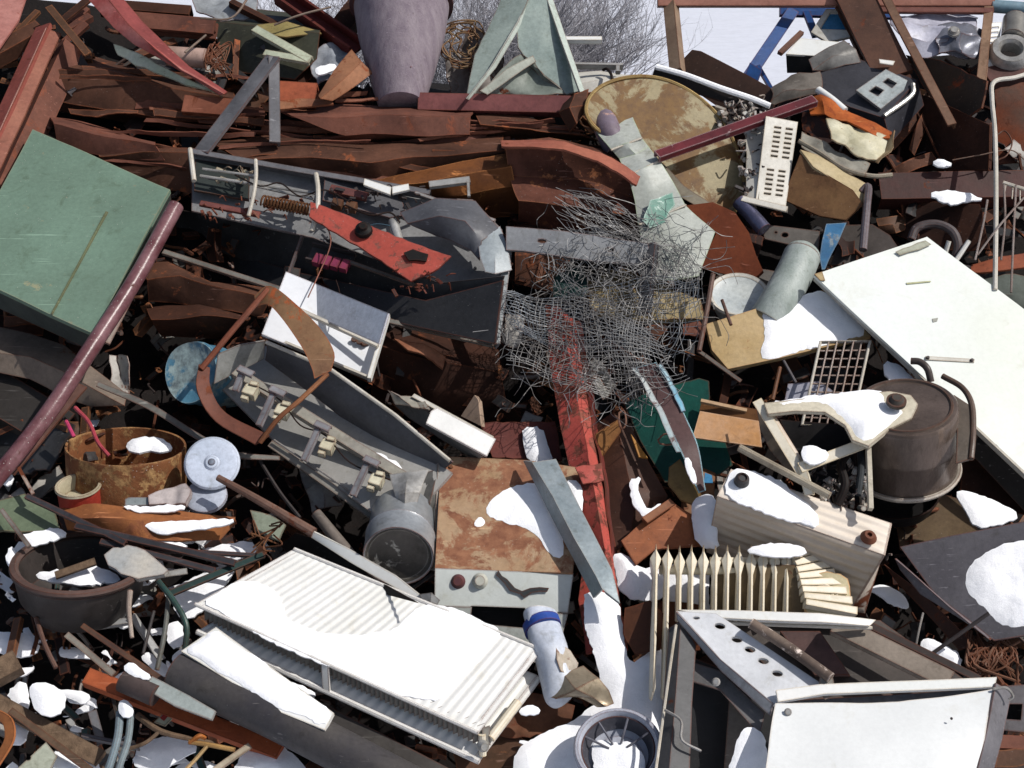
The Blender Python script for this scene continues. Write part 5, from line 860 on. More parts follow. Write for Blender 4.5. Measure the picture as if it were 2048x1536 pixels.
thing('brown_sheet', 'brown grey scuffed sheet under the boiler pot left of the triangular snow patch', 'sheet', plate(Pl(1870, 1030, -.1, -20, 50), [(1790, 1030), (1880, 985), (1930, 1000), (1960, 1070), (1870, 1090), (1800, 1098)], 5, 4, rag=1), MT('6c5a44', '564534', .2, .5, speck=.5))
thing('black_bar', 'black bar running down from behind the large white panel at the right edge', 'bar', beam((1950, 880, .08), (2100, 1040, .06), 50, 30, 'C', az=-40, el=30), BLACK)
thing('brown_sheet', 'dark red brown sheet between the black bar and the triangular snow patch', 'sheet', plate(Pl(1990, 960, -.02, -20, 45), [(1930, 880), (2000, 930), (2110, 1040), (2000, 1020), (1920, 980)], 4, 4), RUSTD)
thing('brown_sheet', 'torn brown sheet edge sticking out beneath the dark grey sheet', 'sheet', loft([[(1770, 1130, .0), (1850, 1190, .04), (1950, 1290, .04)], [(1800, 1170, .0), (1850, 1225, .02), (1920, 1300, .0)]], 4, 6, 5), MT('4c3024', '382219', .3))
thing('thin_rod', 'thin dark rod leaning from the small snow block to the large lumpy snow patch', 'rod', tube([(1866, 1306, .14), (1978, 1226, .24)], 4, 8, straight=True), DGREY)
thing('snow_patch', 'small square snow block behind the right rail of the stove cabinet', 'snow', snow_m(Pl(1880, 1305, .06, 0, 60), [(1842, 1280), (1860, 1276), (1926, 1312), (1920, 1345), (1840, 1300)], 14), SNOW)
thing('steel_wire', 'thin twisted wire hanging left of the small square snow block', 'wire', tube([(1846, 1226, .1), (1838, 1260, .12), (1832, 1290, .1)], 2.2, 6), LGREY)
thing('torn_fibres', 'bundle of brown torn fibres behind the top right corner of the stove cabinet', 'fibres', msum([tube([(random.uniform(1930, 2040), random.uniform(1255, 1300), .06), (random.uniform(1930, 2040), random.uniform(1300, 1330), .1), (random.uniform(1930, 2040), random.uniform(1330, 1375), .06)], random.uniform(1, 3.5), 5) for _ in range(46)]), MT('7a5a44', '4c3426', .3))
thing('grey_box', 'grey metal box with a dark opening right of the stove cabinet', 'box', [('face', plate(Pl(2040, 1430, .14, -10, 35), [(2000, 1372), (2110, 1365), (2110, 1470), (2000, 1460)], 5, 1, holes=[[(2014, 1408), (2045, 1408), (2042, 1440), (2012, 1438)]]), MT('6e6a6c', '585456', .15)), ('inside', plate(Pl(2030, 1424, .08, -10, 35), [(2006, 1400), (2056, 1400), (2056, 1448), (2006, 1448)], 3), BLACK)])
thing('rusty_bar', 'rusty orange bar lying at the right edge beside the stove cabinet', 'bar', beam((1996, 1482, .12), (2100, 1486, .12), 28, 20, 'C', wob=2), RUSTR)
thing('brick_block', 'pale brown broken block at the lower right corner', 'block', boxE(Pl(2030, 1510, .14, -10, 45), ragged([(1994, 1500), (2060, 1496), (2064, 1530), (1990, 1534)], 2, 14), (1994, 1520, .05)), BRN)
# ================= wire netting =================
def netting(c4, nu, nv, amp, r, seg=26, ns=1.7, sd=0, skip=.12, jit=.004):
    a, b, c, d = [P(*q) for q in c4]; k = mpp(650); ms = []
    def pt(x, y):
        p = a.lerp(b, x).lerp(d.lerp(c, x), y); o = Vector((nz(p, ns, sd), nz(p, ns, sd + 11), nz(p, ns, sd + 23))) * amp * k + Vector((nz(p, ns * 3.1, sd + 5), nz(p, ns * 3.1, sd + 6), nz(p, ns * 3.1, sd + 8))) * amp * .45 * k
        return p + o
    for i in range(nu + 1):
        if random.random() < skip: continue
        x = i / nu + random.uniform(-jit, jit) * 2; s0, s1 = (0, 1) if random.random() < .7 else (random.uniform(0, .4), random.uniform(.6, 1))
        ms.append(tube3([pt(x, s0 + (s1 - s0) * j / seg) + Vector([random.uniform(-jit, jit) * .3 for _ in range(3)]) for j in range(seg + 1)], r * k, 4, cap=False))
    for i in range(nv + 1):
        if random.random() < skip: continue
        y = i / nv + random.uniform(-jit, jit) * 2; s0, s1 = (0, 1) if random.random() < .7 else (random.uniform(0, .4), random.uniform(.6, 1))
        ms.append(tube3([pt(s0 + (s1 - s0) * j / seg, y) + Vector([random.uniform(-jit, jit) * .3 for _ in range(3)]) for j in range(seg + 1)], r * k, 4, cap=False))
    return msum(ms)
loose = []
for _ in range(60):
    u, v = random.uniform(1105, 1200), random.uniform(372, 470); pts = [(u, v, random.uniform(.08, .2))]
    for j in range(5): u += random.uniform(14, 55); v += random.uniform(2, 34); pts.append((u, v, random.uniform(.1, .24)))
    loose.append(tube(pts, .75, 3, 5))
for _ in range(330):
    a0 = random.uniform(0, 6.3); rr_ = math.sqrt(random.random()); u, v = 1190 + math.cos(a0) * rr_ * 195, 660 + math.sin(a0) * rr_ * 150
    if random.random() < .35: u, v = random.uniform(1120, 1410), random.uniform(460, 600)
    a = random.uniform(0, 6.3); pts = [(u, v, random.uniform(.14, .27))]; sg = random.choice([-1, 1]) * random.uniform(.1, .6)
    for j in range(random.choice([2, 3, 4, 6])): a += sg + random.uniform(-.9, .9); u += math.cos(a) * 22; v += math.sin(a) * 20; pts.append((u, v, random.uniform(.14, .28)))
    loose.append(tube(pts, .7, 3, 3))
NET = MT('94948f'.replace('8f','94'), '6c6866', 0, .45, metal=.15, dirt=.2)
thing('wire_netting', 'crumpled tangle of grey wire netting heaped around the bent grey strut', 'wire netting', [
 ('lower_netting', netting([(1030, 580, .2), (1330, 600, .2), (1300, 830, .16), (1000, 740, .18)], 38, 30, 45, .62, sd=1), NET),
 ('middle_netting', netting([(990, 600, .16), (1390, 560, .16), (1380, 720, .14), (1030, 700, .14)], 30, 16, 60, .62, sd=4), MT('7a8088', '565c64', 0, .45, metal=.15, dirt=.2)),
 ('upper_netting', netting([(1120, 450, .14), (1380, 480, .14), (1410, 600, .12), (1120, 560, .12)], 34, 16, 50, .62, sd=9), NET),
 ('fringe', netting([(1080, 540, .2), (1250, 640, .22), (1380, 760, .2), (1230, 800, .16)], 12, 20, 45, .62, sd=14), NET),
 ('loose_wires', msum(loose), NET)])
crumple('foam_block', 'crumbly tan padded block behind the wire netting', 'block', [(1176, 560), (1230, 540), (1300, 550), (1400, 600), (1410, 635), (1300, 640), (1250, 636), (1180, 615)], .04, MT('9c8c6a', '746444', .3, .8), 12, t=14)
crumple('green_rag', 'dark green rag behind the left side of the wire netting', 'rag', [(1108, 552), (1140, 530), (1172, 540), (1176, 590), (1130, 600), (1104, 590)], .06, MT('20403c', '142c2a', .1, .8), 10)
crumple('red_scrap', 'small dull red scrap at the right end of the wire netting', 'scrap', [(1366, 648), (1400, 640), (1412, 660), (1396, 678), (1366, 672)], .04, RUSTR, 5)
thing('thin_bar', 'thin rusty grey bar standing left of the tan board', 'bar', tube([(1426, 548, .2), (1414, 620, .2), (1398, 702, .18)], 5, 8), MT('6c5850', '4c3c36', .3))
thing('thin_bar', 'short thin bar crossing the top left corner of the tan board', 'bar', tube([(1444, 600, .18), (1462, 650, .17)], 3.5, 8), MT('6c5850', '4c3c36', .3))
thing('thin_strap', 'long thin grey strap running down right from the foot of the thin rusty bar', 'strap', beam((1396, 700, .12), (1482, 762, .1), 8, 4), MT('5a5650', '403c38', .2))
thing('thin_bar', 'thin bar standing under the tan board left of the wire rack', 'bar', tube([(1560, 735, .06), (1545, 800, .06)], 4, 8), BRN)
thing('thin_bar', 'thin slanting bar just left of the wire rack', 'bar', tube([(1564, 716, .06), (1592, 766, .06)], 3, 8), MGREY)

# ================= background =================
def twigs(base, n, hgt, spread, r0, depthn=3, lean=(0, 0, 0)):
    ms = []; 
    def grow(p, d, L, r, lv):
        pts = [p]; q = p
        for _ in range(4): d = (d + Vector((random.uniform(-1, 1), random.uniform(-1, 1), random.uniform(-.7, .9))) * .22).normalized(); q = q + d * L / 4; pts.append(q)
        ms.append(tube3(pts, r, 4, r * .5, cap=False))
        if lv:
            for _ in range(random.choice([3, 4, 5])):
                i = random.randint(1, 4); grow(pts[i], (d + Vector((random.uniform(-1, 1), random.uniform(-1, 1), random.uniform(-.6, 1.0))) * .9).normalized(), L * random.uniform(.45, .75), r * .55, lv - 1)
    for _ in range(n):
        a = random.uniform(0, 6.3); grow(base + Vector((math.cos(a), math.sin(a), 0)) * .1, Vector((math.cos(a) * spread, math.sin(a) * spread, 1)).normalized(), hgt * random.uniform(.35, .6), r0, depthn)
    return msum(ms)
FR = MT('b2b0b6', '8e8c92', 0, .9); 
for (u, v, dd, hh, n, lb) in [(1140, 170, 10.5, 1.4, 44, 'bare frosty bush against the white ground right of the roof peak sheets'), (950, 180, 9.6, 1.5, 36, 'bare grey bush right behind the faded column'), (650, 150, 10.0, 1.2, 30, 'bare grey bush seen between the red channels left of the column')]:
    b = CAM + ray(u, v) * dd; b.z -= .5
    thing('bare_bush', lb, 'bush', [('twigs', twigs(b, n, hh, .3, .008, 4), FR), ('trunk', msum([tube3([b + Vector((0, 0, -.8)), b + Vector((.03, 0, .15))], .05, 8)]), WOOD)])
thing('wire_coils', 'tangle of tan wire coils between the faded column and the roof peak sheets', 'wire', msum([tube([(930 + random.uniform(-16, 16) + math.cos(a / 2) * R_, 88 + random.uniform(-3, 3) + math.sin(a / 2) * R_ * 1.15, random.uniform(-.02, .04)) for a in range(13)], 1.7, 5) for R_ in [38, 34, 30, 42, 26, 22, 36, 18, 40]]), MT('9c8c68', '6e5a40', .3))
crumple('snow_covered_scrap', 'snow dusted scrap heap behind the wire coils right of the column', 'scrap', [(890, 120), (940, 60), (1010, 80), (1000, 190), (900, 190)], -.12, MT('4a3a34', '8a8480', .3, .8), 16)
crumple('snow_covered_scrap', 'snow dusted scrap between the dark red channel and the orange plate', 'scrap', [(618, 110), (660, 85), (700, 100), (690, 150), (634, 170)], -.02, MT('5a6068', 'b8bcc4', .2, .7), 12)
thing('snow_patch', 'small snow patch between the olive box and the orange folded plate', 'snow', snow_m(Pl(650, 140, .05), [(632, 134), (668, 126), (676, 138), (640, 152), (630, 146)], 8), SNOW)
for q, lb in [([(400, 36, .1), (462, 36, .12), (500, -10, .1)], 'thin pale bent rod above the olive box'), ([(548, 50, .1), (600, 30, .12), (662, 14, .1)], 'thin dark rod rising right from the yellowish crumpled cover'), ([(370, 105, .12), (412, 70, .12)], 'short pale rod leaning behind the pink roller')]:
    thing('thin_rod', lb, 'rod', tube(q, 2.4, 6), MT('8c8478', '5c544c', .2))
crumple('metal_cover', 'grey crumpled cover seen at the top edge above the level red channel', 'cover', [(380, -20), (520, -20), (510, 34), (440, 38), (392, 22)], -.1, MT('7c8084', 'a8acb0', .15), 8)

# ================= lower left =================
def cyl_open(pl, u, v, r, h, wall=4, seg=44, wob=.03, bottom=True): return lathe(pl, u, v, [(0, -h + 3), (r - wall, -h + 3), (r - wall, 0), (r, 1), (r + 1, -3), (r, -8), (r, -h), (0, -h)], seg, wob=wob)
thing('rusty_drum', 'cut down open rusty drum with bright flaking rust left of the white disc', 'drum', cyl_open(Pl(252, 892, .04, n=Vector((.05, .06, 1))), 252, 892, 118, 110), MT('8a5a38', '6a3c22', .5, .75, rc='4a2a18', rc2='b08a5c', rsc=14, speck=1.5, bump=.8))
thing('snow_patch', 'shaded snow lying inside the cut down rusty drum', 'snow', snow_m(Pl(300, 890, .03, 0, 70), [(250, 890), (270, 875), (320, 874), (346, 892), (340, 904), (260, 906)], 12), SNOW)
thing('tin_can', 'open red tin can with a cream inside in front of the rusty drum', 'can', [('can', cyl_open(Pl(156, 975, .14, n=Vector((0, -.15, 1))), 156, 972, 42, 46, wob=0), MT('a83a2c', '8e3024', .2)), ('lining', lathe(Pl(156, 975, .14, n=Vector((0, -.15, 1))), 156, 972, [(0, -30), (37, -30), (37.5, -1), (40, 3), (45, 3), (46, -2)], 36), MT('b8b098', '9a9078', .15))])
for q, lb in [([(132, 842, .14), (140, 858, .14), (148, 874, .13)], 'short bright pink rod end beside the maroon pipe'), ([(150, 815, .14), (178, 845, .16), (196, 885, .15), (218, 912, .12)], 'long bent pink rod sticking out of the rusty drum')]:
    thing('pink_rod', lb, 'rod', tube(q, 4.2, 8), MT('d0407c' if 'short' in lb else 'b8505c', '9c3444', .1, .4))
dp = Pl(424, 926, .16, 5, 40)
thing('white_disc', 'white round enamel disc with chips beside the rusty drum', 'disc', [('disc', lathe(dp, 424, 926, [(0, 8), (12, 6), (16, 2), (40, 4), (52, 2), (56, -2), (54, -6), (0, -6)], 44), MT('c8d0e0', 'b4bece', .12, .4, rc='5a5a60', rsc=8)), ('hub', lathe(dp, 424, 926, [(0, 10), (6, 9), (9, 5)], 14), MT('8a94a4', '5c6470', .3))])
thing('white_disc', 'second pale disc half hidden under the chipped white disc', 'disc', lathe(Pl(412, 990, .1, 0, 60), 412, 990, [(0, 4), (34, 4), (42, 0), (42, -8), (0, -8)], 36), MT('b0b6c4', '949aa8', .1))
crumple('plaster_lump', 'pale crumbly plaster lump in front of the rusty drum', 'plaster', [(298, 996), (330, 978), (372, 968), (384, 984), (372, 1010), (300, 1014)], .14, MT('b8aeac', '9c9290', .2, .9), 10, t=16)
thing('grey_block', 'small grey rectangular foam piece left of the plaster lump', 'block', plate(Pl(272, 1002, .15, 0, 50), [(250, 998), (258, 994), (298, 994), (298, 1010), (250, 1012)], 10, 1), MT('8c9496', '747c7e', .3, .8))
wl = Pl(300, 1045, .14, 0, 58)
thing('rusty_slab', 'orange brown curled rusty slab partly under snow in front of the rusty drum', 'slab', loft([[(124, 1012, .1), (190, 1008, .15), (250, 1014, .15), (340, 1018, .13), (470, 1034, .08)], [(128, 1036, .14), (200, 1034, .19), (262, 1040, .19), (350, 1044, .16), (468, 1048, .1)], [(134, 1062, .08), (220, 1066, .14), (280, 1078, .16), (360, 1084, .14), (440, 1078, .08)]], 10, 5, 5, ns=6), MT('9c6236', '74442a', .35, .75, rc='5a3420'))
thing('snow_patch', 'snow wedge on the right part of the orange brown slab', 'snow', snow_m(Pl(375, 1052, .17), [(284, 1048), (320, 1044), (400, 1040), (466, 1036), (468, 1046), (430, 1056), (372, 1062), (330, 1070), (308, 1066)], 8), SNOW)
thing('snow_patch', 'thin snow strip between the plaster lump and the orange brown slab', 'snow', snow_m(Pl(310, 1018, .16), [(244, 1010), (300, 1014), (372, 1010), (366, 1022), (300, 1026), (258, 1022)], 7), SNOW)
thing('snow_patch', 'snow strip between the orange brown slab and the black bars', 'snow', snow_m(Pl(330, 1085, .13), [(256, 1074), (320, 1078), (380, 1090), (360, 1100), (310, 1094), (270, 1084)], 7), SNOW)
for i, (A, B, w_, lb) in enumerate([((52, 990, .17), (250, 1085, .2), 12, 'black bar lying uppermost across the dark round pan'), ((150, 1050, .2), (470, 1125, .17), 14, 'longest black bar running right from the pan towards the ribbed radiator'), ((200, 1082, .18), (430, 1140, .15), 12, 'black bar under the longest one above the ice shard'), ((300, 1098, .16), (530, 1110, .12), 8, 'thin black bar nearest the lower end of the brown tube')]):
    thing('black_bar', lb, 'bar', beam(A, B, w_, 8, 'C', wob=2, th=3), MT('26262a', '3a3a3e', .1, .4))
thing('sage_sheet', 'sage green painted sheet at the left edge above the dark round pan', 'sheet', plate(Pl(60, 1030, .1, 0, 55), [(-20, 1006), (50, 988), (110, 1024), (122, 1062), (40, 1064), (-20, 1060)], 5, 2), MT('6c7862', '586450', .15, .5, speck=.4))
thing('thin_bar', 'whitish chipped thin bar below the maroon pipe', 'bar', beam((36, 934, .18), (66, 988, .17), 7, 5, wob=1), MT('a89a90', '6a5c54', .4))
thing('thin_bar', 'dark bar leaning over the left rim of the round pan', 'bar', beam((2, 1018, .16), (58, 1092, .17), 9, 6), MT('3c3632', '8c8680', .3))
pn2 = Pl(160, 1122, .12, n=Vector((.06, -.02, 1)))
thing('round_pan', 'large dark round pan holding snow and splinters at the left edge', 'pan', [('pan', lathe(pn2, 160, 1128, [(0, -86), (70, -86), (104, -62), (120, -4), (118, 2), (124, 6), (134, 4), (134, -4), (128, -10), (120, -60), (92, -104), (60, -110), (0, -110)], 56, wob=.02), MT('3e3836', '2c2826', .2, .5, speck=.6)), ('rim', lathe(pn2, 160, 1128, [(117, 3), (124, 8), (134, 6), (136, 0)], 56), MT('5c4842', '4a3a34', .25))])
thing('snow_patch', 'snow lying in the middle of the dark round pan', 'snow', snow_m(Pl(170, 1148, .1, 0, 70), [(66, 1146), (120, 1140), (180, 1128), (232, 1146), (244, 1164), (160, 1172), (90, 1164)], 12), SNOW)
thing('wood_splinter', 'flat brown splinter lying in the dark round pan', 'splinter', beam((110, 1150, .15), (190, 1122, .16), 16, 6, wob=1), WOOD)
thing('ice_shard', 'translucent grey ice slab on the right rim of the dark round pan', 'ice', plate(Pl(270, 1122, .19, -5, 60), [(208, 1110), (226, 1095), (256, 1090), (290, 1100), (312, 1118), (336, 1140), (328, 1148), (276, 1158), (242, 1148), (216, 1130)], 12, 2, rag=2), MT('a4a6a6', 'bcb6ac', .1, .25, bump=.2))
thing('brown_rod', 'long brown tube sloping from the white disc towards the ribbed white radiator', 'tube', tube([(436, 955, .22), (520, 1002, .22), (628, 1066, .2)], 7, 10, r2=11), MT('7a6054', '5c463c', .35, .6))
thing('snowy_board', 'narrow board edge covered with snow ending at the white radiator', 'board', [('board', loft([[(610, 1056, .21), (700, 1098, .21), (790, 1150, .21), (848, 1196, .19)], [(620, 1074, .19), (700, 1124, .19), (780, 1170, .19), (834, 1204, .18)]], 5, 1, 4), WHT), ('end', loft([[(838, 1190, .2), (862, 1186, .22), (880, 1200, .2)], [(842, 1204, .19), (860, 1206, .2), (874, 1210, .19)]], 3, 4, 4), LGREY)])
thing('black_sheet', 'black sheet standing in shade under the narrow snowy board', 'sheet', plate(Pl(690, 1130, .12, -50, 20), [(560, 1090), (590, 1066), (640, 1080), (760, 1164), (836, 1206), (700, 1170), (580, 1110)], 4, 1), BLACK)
thing('rounded_post', 'grey post with rounded end left of the silver drum', 'post', tube([(632, 1026, .12), (700, 1112, .1)], 11, 12, r2=14), MT('7a7068', '5c544e', .15))
thing('thin_strap', 'thin dark strap hanging under the grey trough', 'strap', tube([(520, 922, .04), (560, 985, .04), (600, 1036, .04)], 4, 6), DGREY)
thing('sage_box', 'torn sage green box scrap below the brown tube', 'scrap', [('side', plate(Pl(530, 1045, .1, 0, 50), [(500, 1020), (540, 1030), (572, 1050), (558, 1082), (510, 1060)], 5, 3, rag=2), MT('8c9484', '747c6c', .3)), ('shreds', msum([tube([(random.uniform(500, 570), random.uniform(1040, 1080), .14), (random.uniform(500, 580), random.uniform(1040, 1100), .17), (random.uniform(490, 560), random.uniform(1080, 1110), .12)], 1.8, 5) for _ in range(7)]), MT('7c5a3c', '543a28', .3))])
cd = Pl(794, 1114, .2, 0, -8)
thing('silver_drum', 'dented silver drum with a dirty round end below the grey trough', 'drum', [('body', lathe(cd, 796, 1112, [(66, 0), (70, 2), (70, -4), (68, -60), (70, -64), (66, -70), (66, -150)], 40, wob=.04), MT('a4a8ac', '888c90', .1, .35, metal=.4)), ('end', lathe(cd, 796, 1112, [(0, -6), (30, -8), (60, -6), (66, 0)], 40, wob=.05), MT('5c5650', '3c3834', .35, .5, rc='8c8880', rsc=12, bump=.8))])

# long white radiator
A_, B_, C_, D_ = [Pl(740, 1280, .24, 0, 58).p(*q) for q in [(390, 1208), (588, 1098), (1084, 1300), (957, 1466)]]
nn = (B_ - A_).cross(D_ - A_).normalized(); nn = nn if nn.dot(CAM - A_) > 0 else -nn
off = P(394, 1262, .16) - A_
RW = MT('dedddA'.lower(), 'd6d5d0', .08, .42, dirt=.12, bump=.06)
kk = mpp(1280)
vfin = []
for i in range(60):
    s = (i + .5) / 60; p = A_.lerp(D_, s) + (B_ - A_) * .06; q = A_.lerp(D_, s + .006) + (B_ - A_) * .12; vfin.append(slab3([p, q, q + off * .7, p + off * .7], .0015))
# end
fr_ = lambda s: A_.lerp(D_, s) + (B_ - A_) * .01
thing('panel_radiator', 'long white double panel radiator lying across the lower middle', 'radiator', [
 ('top_panel', ribbed(A_, B_, C_, D_, 34, .0035, .004), RW),
 ('front_lip', tube3([A_, D_], 4 * kk, 8), RW), ('back_lip', tube3([B_, C_], 4 * kk, 8), RW),
 ('bottom_panel', ribbed(A_ + off, B_ + off, C_ + off, D_ + off, 29, .005, .004), RW), ('bottom_lip', tube3([A_ + off * 1.02, D_ + off * 1.02], 6 * kk, 8), RW),
 ('convector', msum(vfin), MT('8c8880', '76726a', .1)),
 ('spacer', slab3([fr_(.46), fr_(.485), fr_(.485) + off, fr_(.46) + off], .01), RW),
 ('end_fitting', msum([tube3([D_.lerp(C_, .05) + off * .2, D_.lerp(C_, .05) + off * .95], 7 * kk, 10), tube3([D_.lerp(C_, .12) + off * .5 + (D_ - A_) * .012, D_.lerp(C_, .55) + off * .5 + (D_ - A_) * .012], 9 * kk, 10)]), CREAM),
 ('valve', lathe(Pl(968, 1492, .26, 20, 20), 966, 1492, [(0, 12), (8, 12), (12, 4), (12, -6)], 12), SILV)])
rp = Pl(740, 1280, .24, 0, 58); rp.o = A_; rp.n = nn; a_ = (B_ - A_).normalized(); rp.x = a_; rp.y = nn.cross(a_)
thing('snow_patch', 'thin smooth snow sheet covering the middle of the long white radiator', 'snow', snow_m(rp, [(404, 1206), (470, 1164), (520, 1164), (560, 1190), (572, 1240), (640, 1268), (720, 1272), (790, 1262), (850, 1210), (900, 1214), (1005, 1262), (985, 1290), (880, 1404), (800, 1392), (640, 1328), (500, 1262)], 7, up=1.6, w=60), SNOW)
thing('snow_patch', 'snow strip on the lower panel of the long white radiator', 'snow', snow_m(rp.__class__(640, 1400, .2), [(560, 1362), (600, 1368), (640, 1392), (560, 1380)], 6), SNOW)
bp2 = Pl(510, 1360, .3, -3, 60)
thing('snowy_board', 'wide white board under even snow leaning on the long dark pipe', 'board', [('board', plate(bp2, [(362, 1302), (432, 1254), (668, 1426), (650, 1460), (560, 1424)], 10, .5), WHT), ('snow_layer', snow_m(bp2, [(368, 1302), (432, 1258), (664, 1426), (648, 1454), (560, 1420)], 7, w=14), SNOW)])
thing('long_pipe', 'thick dark grey pipe lying under the snowy board at the bottom', 'pipe', tube([(352, 1346, .22), (560, 1440, .24), (830, 1580, .24)], 42, 24), MT('4a4644', '38363a', .15, .5, speck=.3))
thing('channel_bar', 'dark channel lying beside the thick pipe under the long radiator', 'channel', beam((610, 1410, .12), (900, 1560, .14), 40, 30, 'L', wob=1), MT('4c4844', '34302e', .2))
thing('orange_bar', 'orange painted square bar running along the lower side of the thick dark pipe', 'bar', beam((172, 1350, .18), (560, 1500, .16), 34, 26, 'box', az=5), MT('a85630', '8e4424', .2, .6, speck=.6))
thing('dark_pipe', 'short dark pipe piece with snow lying over the orange bar', 'pipe', tube([(244, 1362, .24), (312, 1392, .24)], 22, 18, straight=True), MT('4a3e3c', '38302e', .2))
thing('snow_patch', 'small snow pad on the short dark pipe piece', 'snow', snow_m(Pl(272, 1342, .27), [(244, 1336), (262, 1322), (284, 1340), (304, 1352), (294, 1362), (262, 1352)], 9), SNOW)
thing('pale_plate', 'long pale grey green plate lying on the orange bar', 'plate', plate(Pl(360, 1398, .26, 0, 55), [(288, 1376), (304, 1352), (360, 1380), (432, 1422), (424, 1440), (350, 1412)], 6, 1), MT('a8b0ae', '929a98', .12, .45))
thing('pale_tag', 'small cream plate with a red mark under the pale grey green plate', 'plate', [('plate', plate(Pl(338, 1430, .16), [(308, 1444), (346, 1408), (364, 1416), (330, 1452)], 4), MT('b8b8a0', 'a0a088', .15)), ('red_mark', plate(Pl(338, 1430, .162), [(320, 1436), (332, 1424), (340, 1428), (328, 1442)], 1, up=1), MT('a03a34', '8a2e2a'))])
thing('grey_strap', 'light grey folded strap pointing at the end of the orange bar', 'strap', beam((132, 1268, .2), (228, 1348, .18), 13, 8, 'L', th=3, wob=1), MT('8c867c', '6c665e', .15))
thing('thin_bar', 'long brown angle bar lying above the orange bar end and the thick pipe', 'bar', beam((164, 1250, .16), (345, 1372, .16), 11, 10, 'L', wob=1), MT('5e4434', '42302a', .3))
thing('round_rod', 'brown rod standing left of the grey folded strap', 'rod', tube([(72, 1236, .14), (90, 1290, .15), (112, 1336, .14)], 5, 8), MT('6a5248', '4c3c36', .3))
thing('teal_bar', 'dark teal bent bar between the round pan and the long white radiator', 'bar', [('arm', beam((336, 1188, .18), (528, 1108, .12), 15, 12, 'L', wob=1), MT('1c3c3a', '142826', .2)), ('leg', tube([(316, 1162, .2), (346, 1200, .21), (372, 1248, .2), (370, 1300, .16)], 6, 10), MT('1c4c48', '12302e', .2, .4))])
thing('white_peg', 'white chipped peg hanging from the right rim of the round pan', 'peg', tube([(260, 1182, .2), (258, 1220, .2), (264, 1276, .18)], 6, 10, r2=4), MT('b8aca0', '8a7c72', .35))
thing('grey_tube', 'grey green tube standing right of the white chipped peg', 'tube', tube([(338, 1184, .17), (330, 1260, .18), (314, 1340, .15)], 5, 8), MT('6c7470', '4c5450', .15))
thing('thin_rod', 'thin dark rod standing between the white peg and the grey green tube', 'rod', tube([(308, 1222, .15), (286, 1308, .14)], 3.5, 8), DGREY)
thing('wood_board', 'weathered brown board at the lower left corner under the snow block', 'board', beam((-20, 1396, .12), (200, 1516, .12), 34, 14, 'box', wob=1), WOOD)
thing('wood_board', 'narrower weathered board just above the larger one at the lower left', 'board', beam((20, 1420, .16), (180, 1540, .16), 14, 10, 'box', wob=1), MT('6a5442', '4a3a2e', .2, .8))
thing('wood_stub', 'grey brown timber stub at the left edge below the round pan', 'timber', beam((-30, 1352, .16), (34, 1318, .16), 46, 30, 'box', wob=1), WOOD)
thing('snow_block', 'rounded snow block beside the boards at the lower left', 'snow', snow_m(Pl(95, 1400, .16), [(56, 1370), (92, 1364), (134, 1386), (128, 1424), (100, 1436), (68, 1420)], 24), SNOW)
thing('orange_band', 'curved orange band at the lower left corner', 'band', loft([[(-10, 1418, .2), (22, 1438, .22), (26, 1480, .22), (-10, 1540, .2)], [(-10, 1440, .18), (6, 1450, .2), (8, 1480, .2), (-10, 1512, .18)]], 5, 1, 5, sm=True), MT('a8683a', '8c5028', .25))
thing('sage_plate', 'sage plate with a drilled hole at the bottom left', 'plate', plate(Pl(70, 1520, .16, 5, 55), [(10, 1560), (92, 1484), (114, 1512), (90, 1560)], 5, .5, holes=[ell(56, 1516, 6, 5, 0, 10)]), MT('a8ac9c', '8e9284', .15))
thing('blue_hose', 'pair of frosted blue grey hoses at the bottom left with snow on their top', 'hose', [('hose', tube([(240, 1424, .18), (236, 1470, .2), (226, 1510, .2), (206, 1570, .18)], 8, 10), MT('6c8088', '8c9ca4', .1)), ('hose', tube([(262, 1424, .18), (256, 1480, .2), (240, 1530, .2), (228, 1570, .18)], 7, 10), MT('5c7078', '849498', .1))])
thing('snow_patch', 'snow tuft on top of the frosted blue grey hoses', 'snow', snow_m(Pl(250, 1412, .21), [(236, 1404), (252, 1398), (268, 1416), (264, 1436), (240, 1434)], 14), SNOW)
thing('forked_branch', 'brown forked strip right of the frosted hoses', 'branch', [('stem', tube([(275, 1430, .15), (320, 1462, .17), (384, 1478, .17), (430, 1486, .15)], 7, 8, r2=4), WOOD), ('fork', tube([(320, 1462, .17), (290, 1486, .17), (250, 1500, .15)], 4, 8), WOOD)])
thing('splintered_stick', 'yellow splintered stick at the bottom edge left of the thick pipe', 'stick', [('stick', tube([(378, 1484, .2), (420, 1490, .21), (470, 1500, .2)], 5, 8), MT('b8945c', '8c6a3c', .2)), ('splinter', tube([(416, 1490, .21), (390, 1520, .2), (366, 1545, .2)], 4, 6), MT('c4a878', '94784c', .2)), ('splinter', tube([(380, 1486, .2), (398, 1472, .22), (410, 1476, .2)], 5, 6), MT('b06c30', '8c4c20', .2))])
thing('white_stick', 'whitish flat stick lying at the bottom edge right of the yellow splintered stick', 'stick', beam((500, 1490, .2), (400, 1560, .2), 13, 6, wob=1), MT('b8ac98', '948874', .15))
thing('snow_mound', 'rounded snow heap at the bottom edge under the orange bar tip', 'snow', snow_m(Pl(540, 1520, .12), [(470, 1530), (500, 1488), (560, 1486), (600, 1520), (640, 1580), (460, 1580)], 30), SNOW)

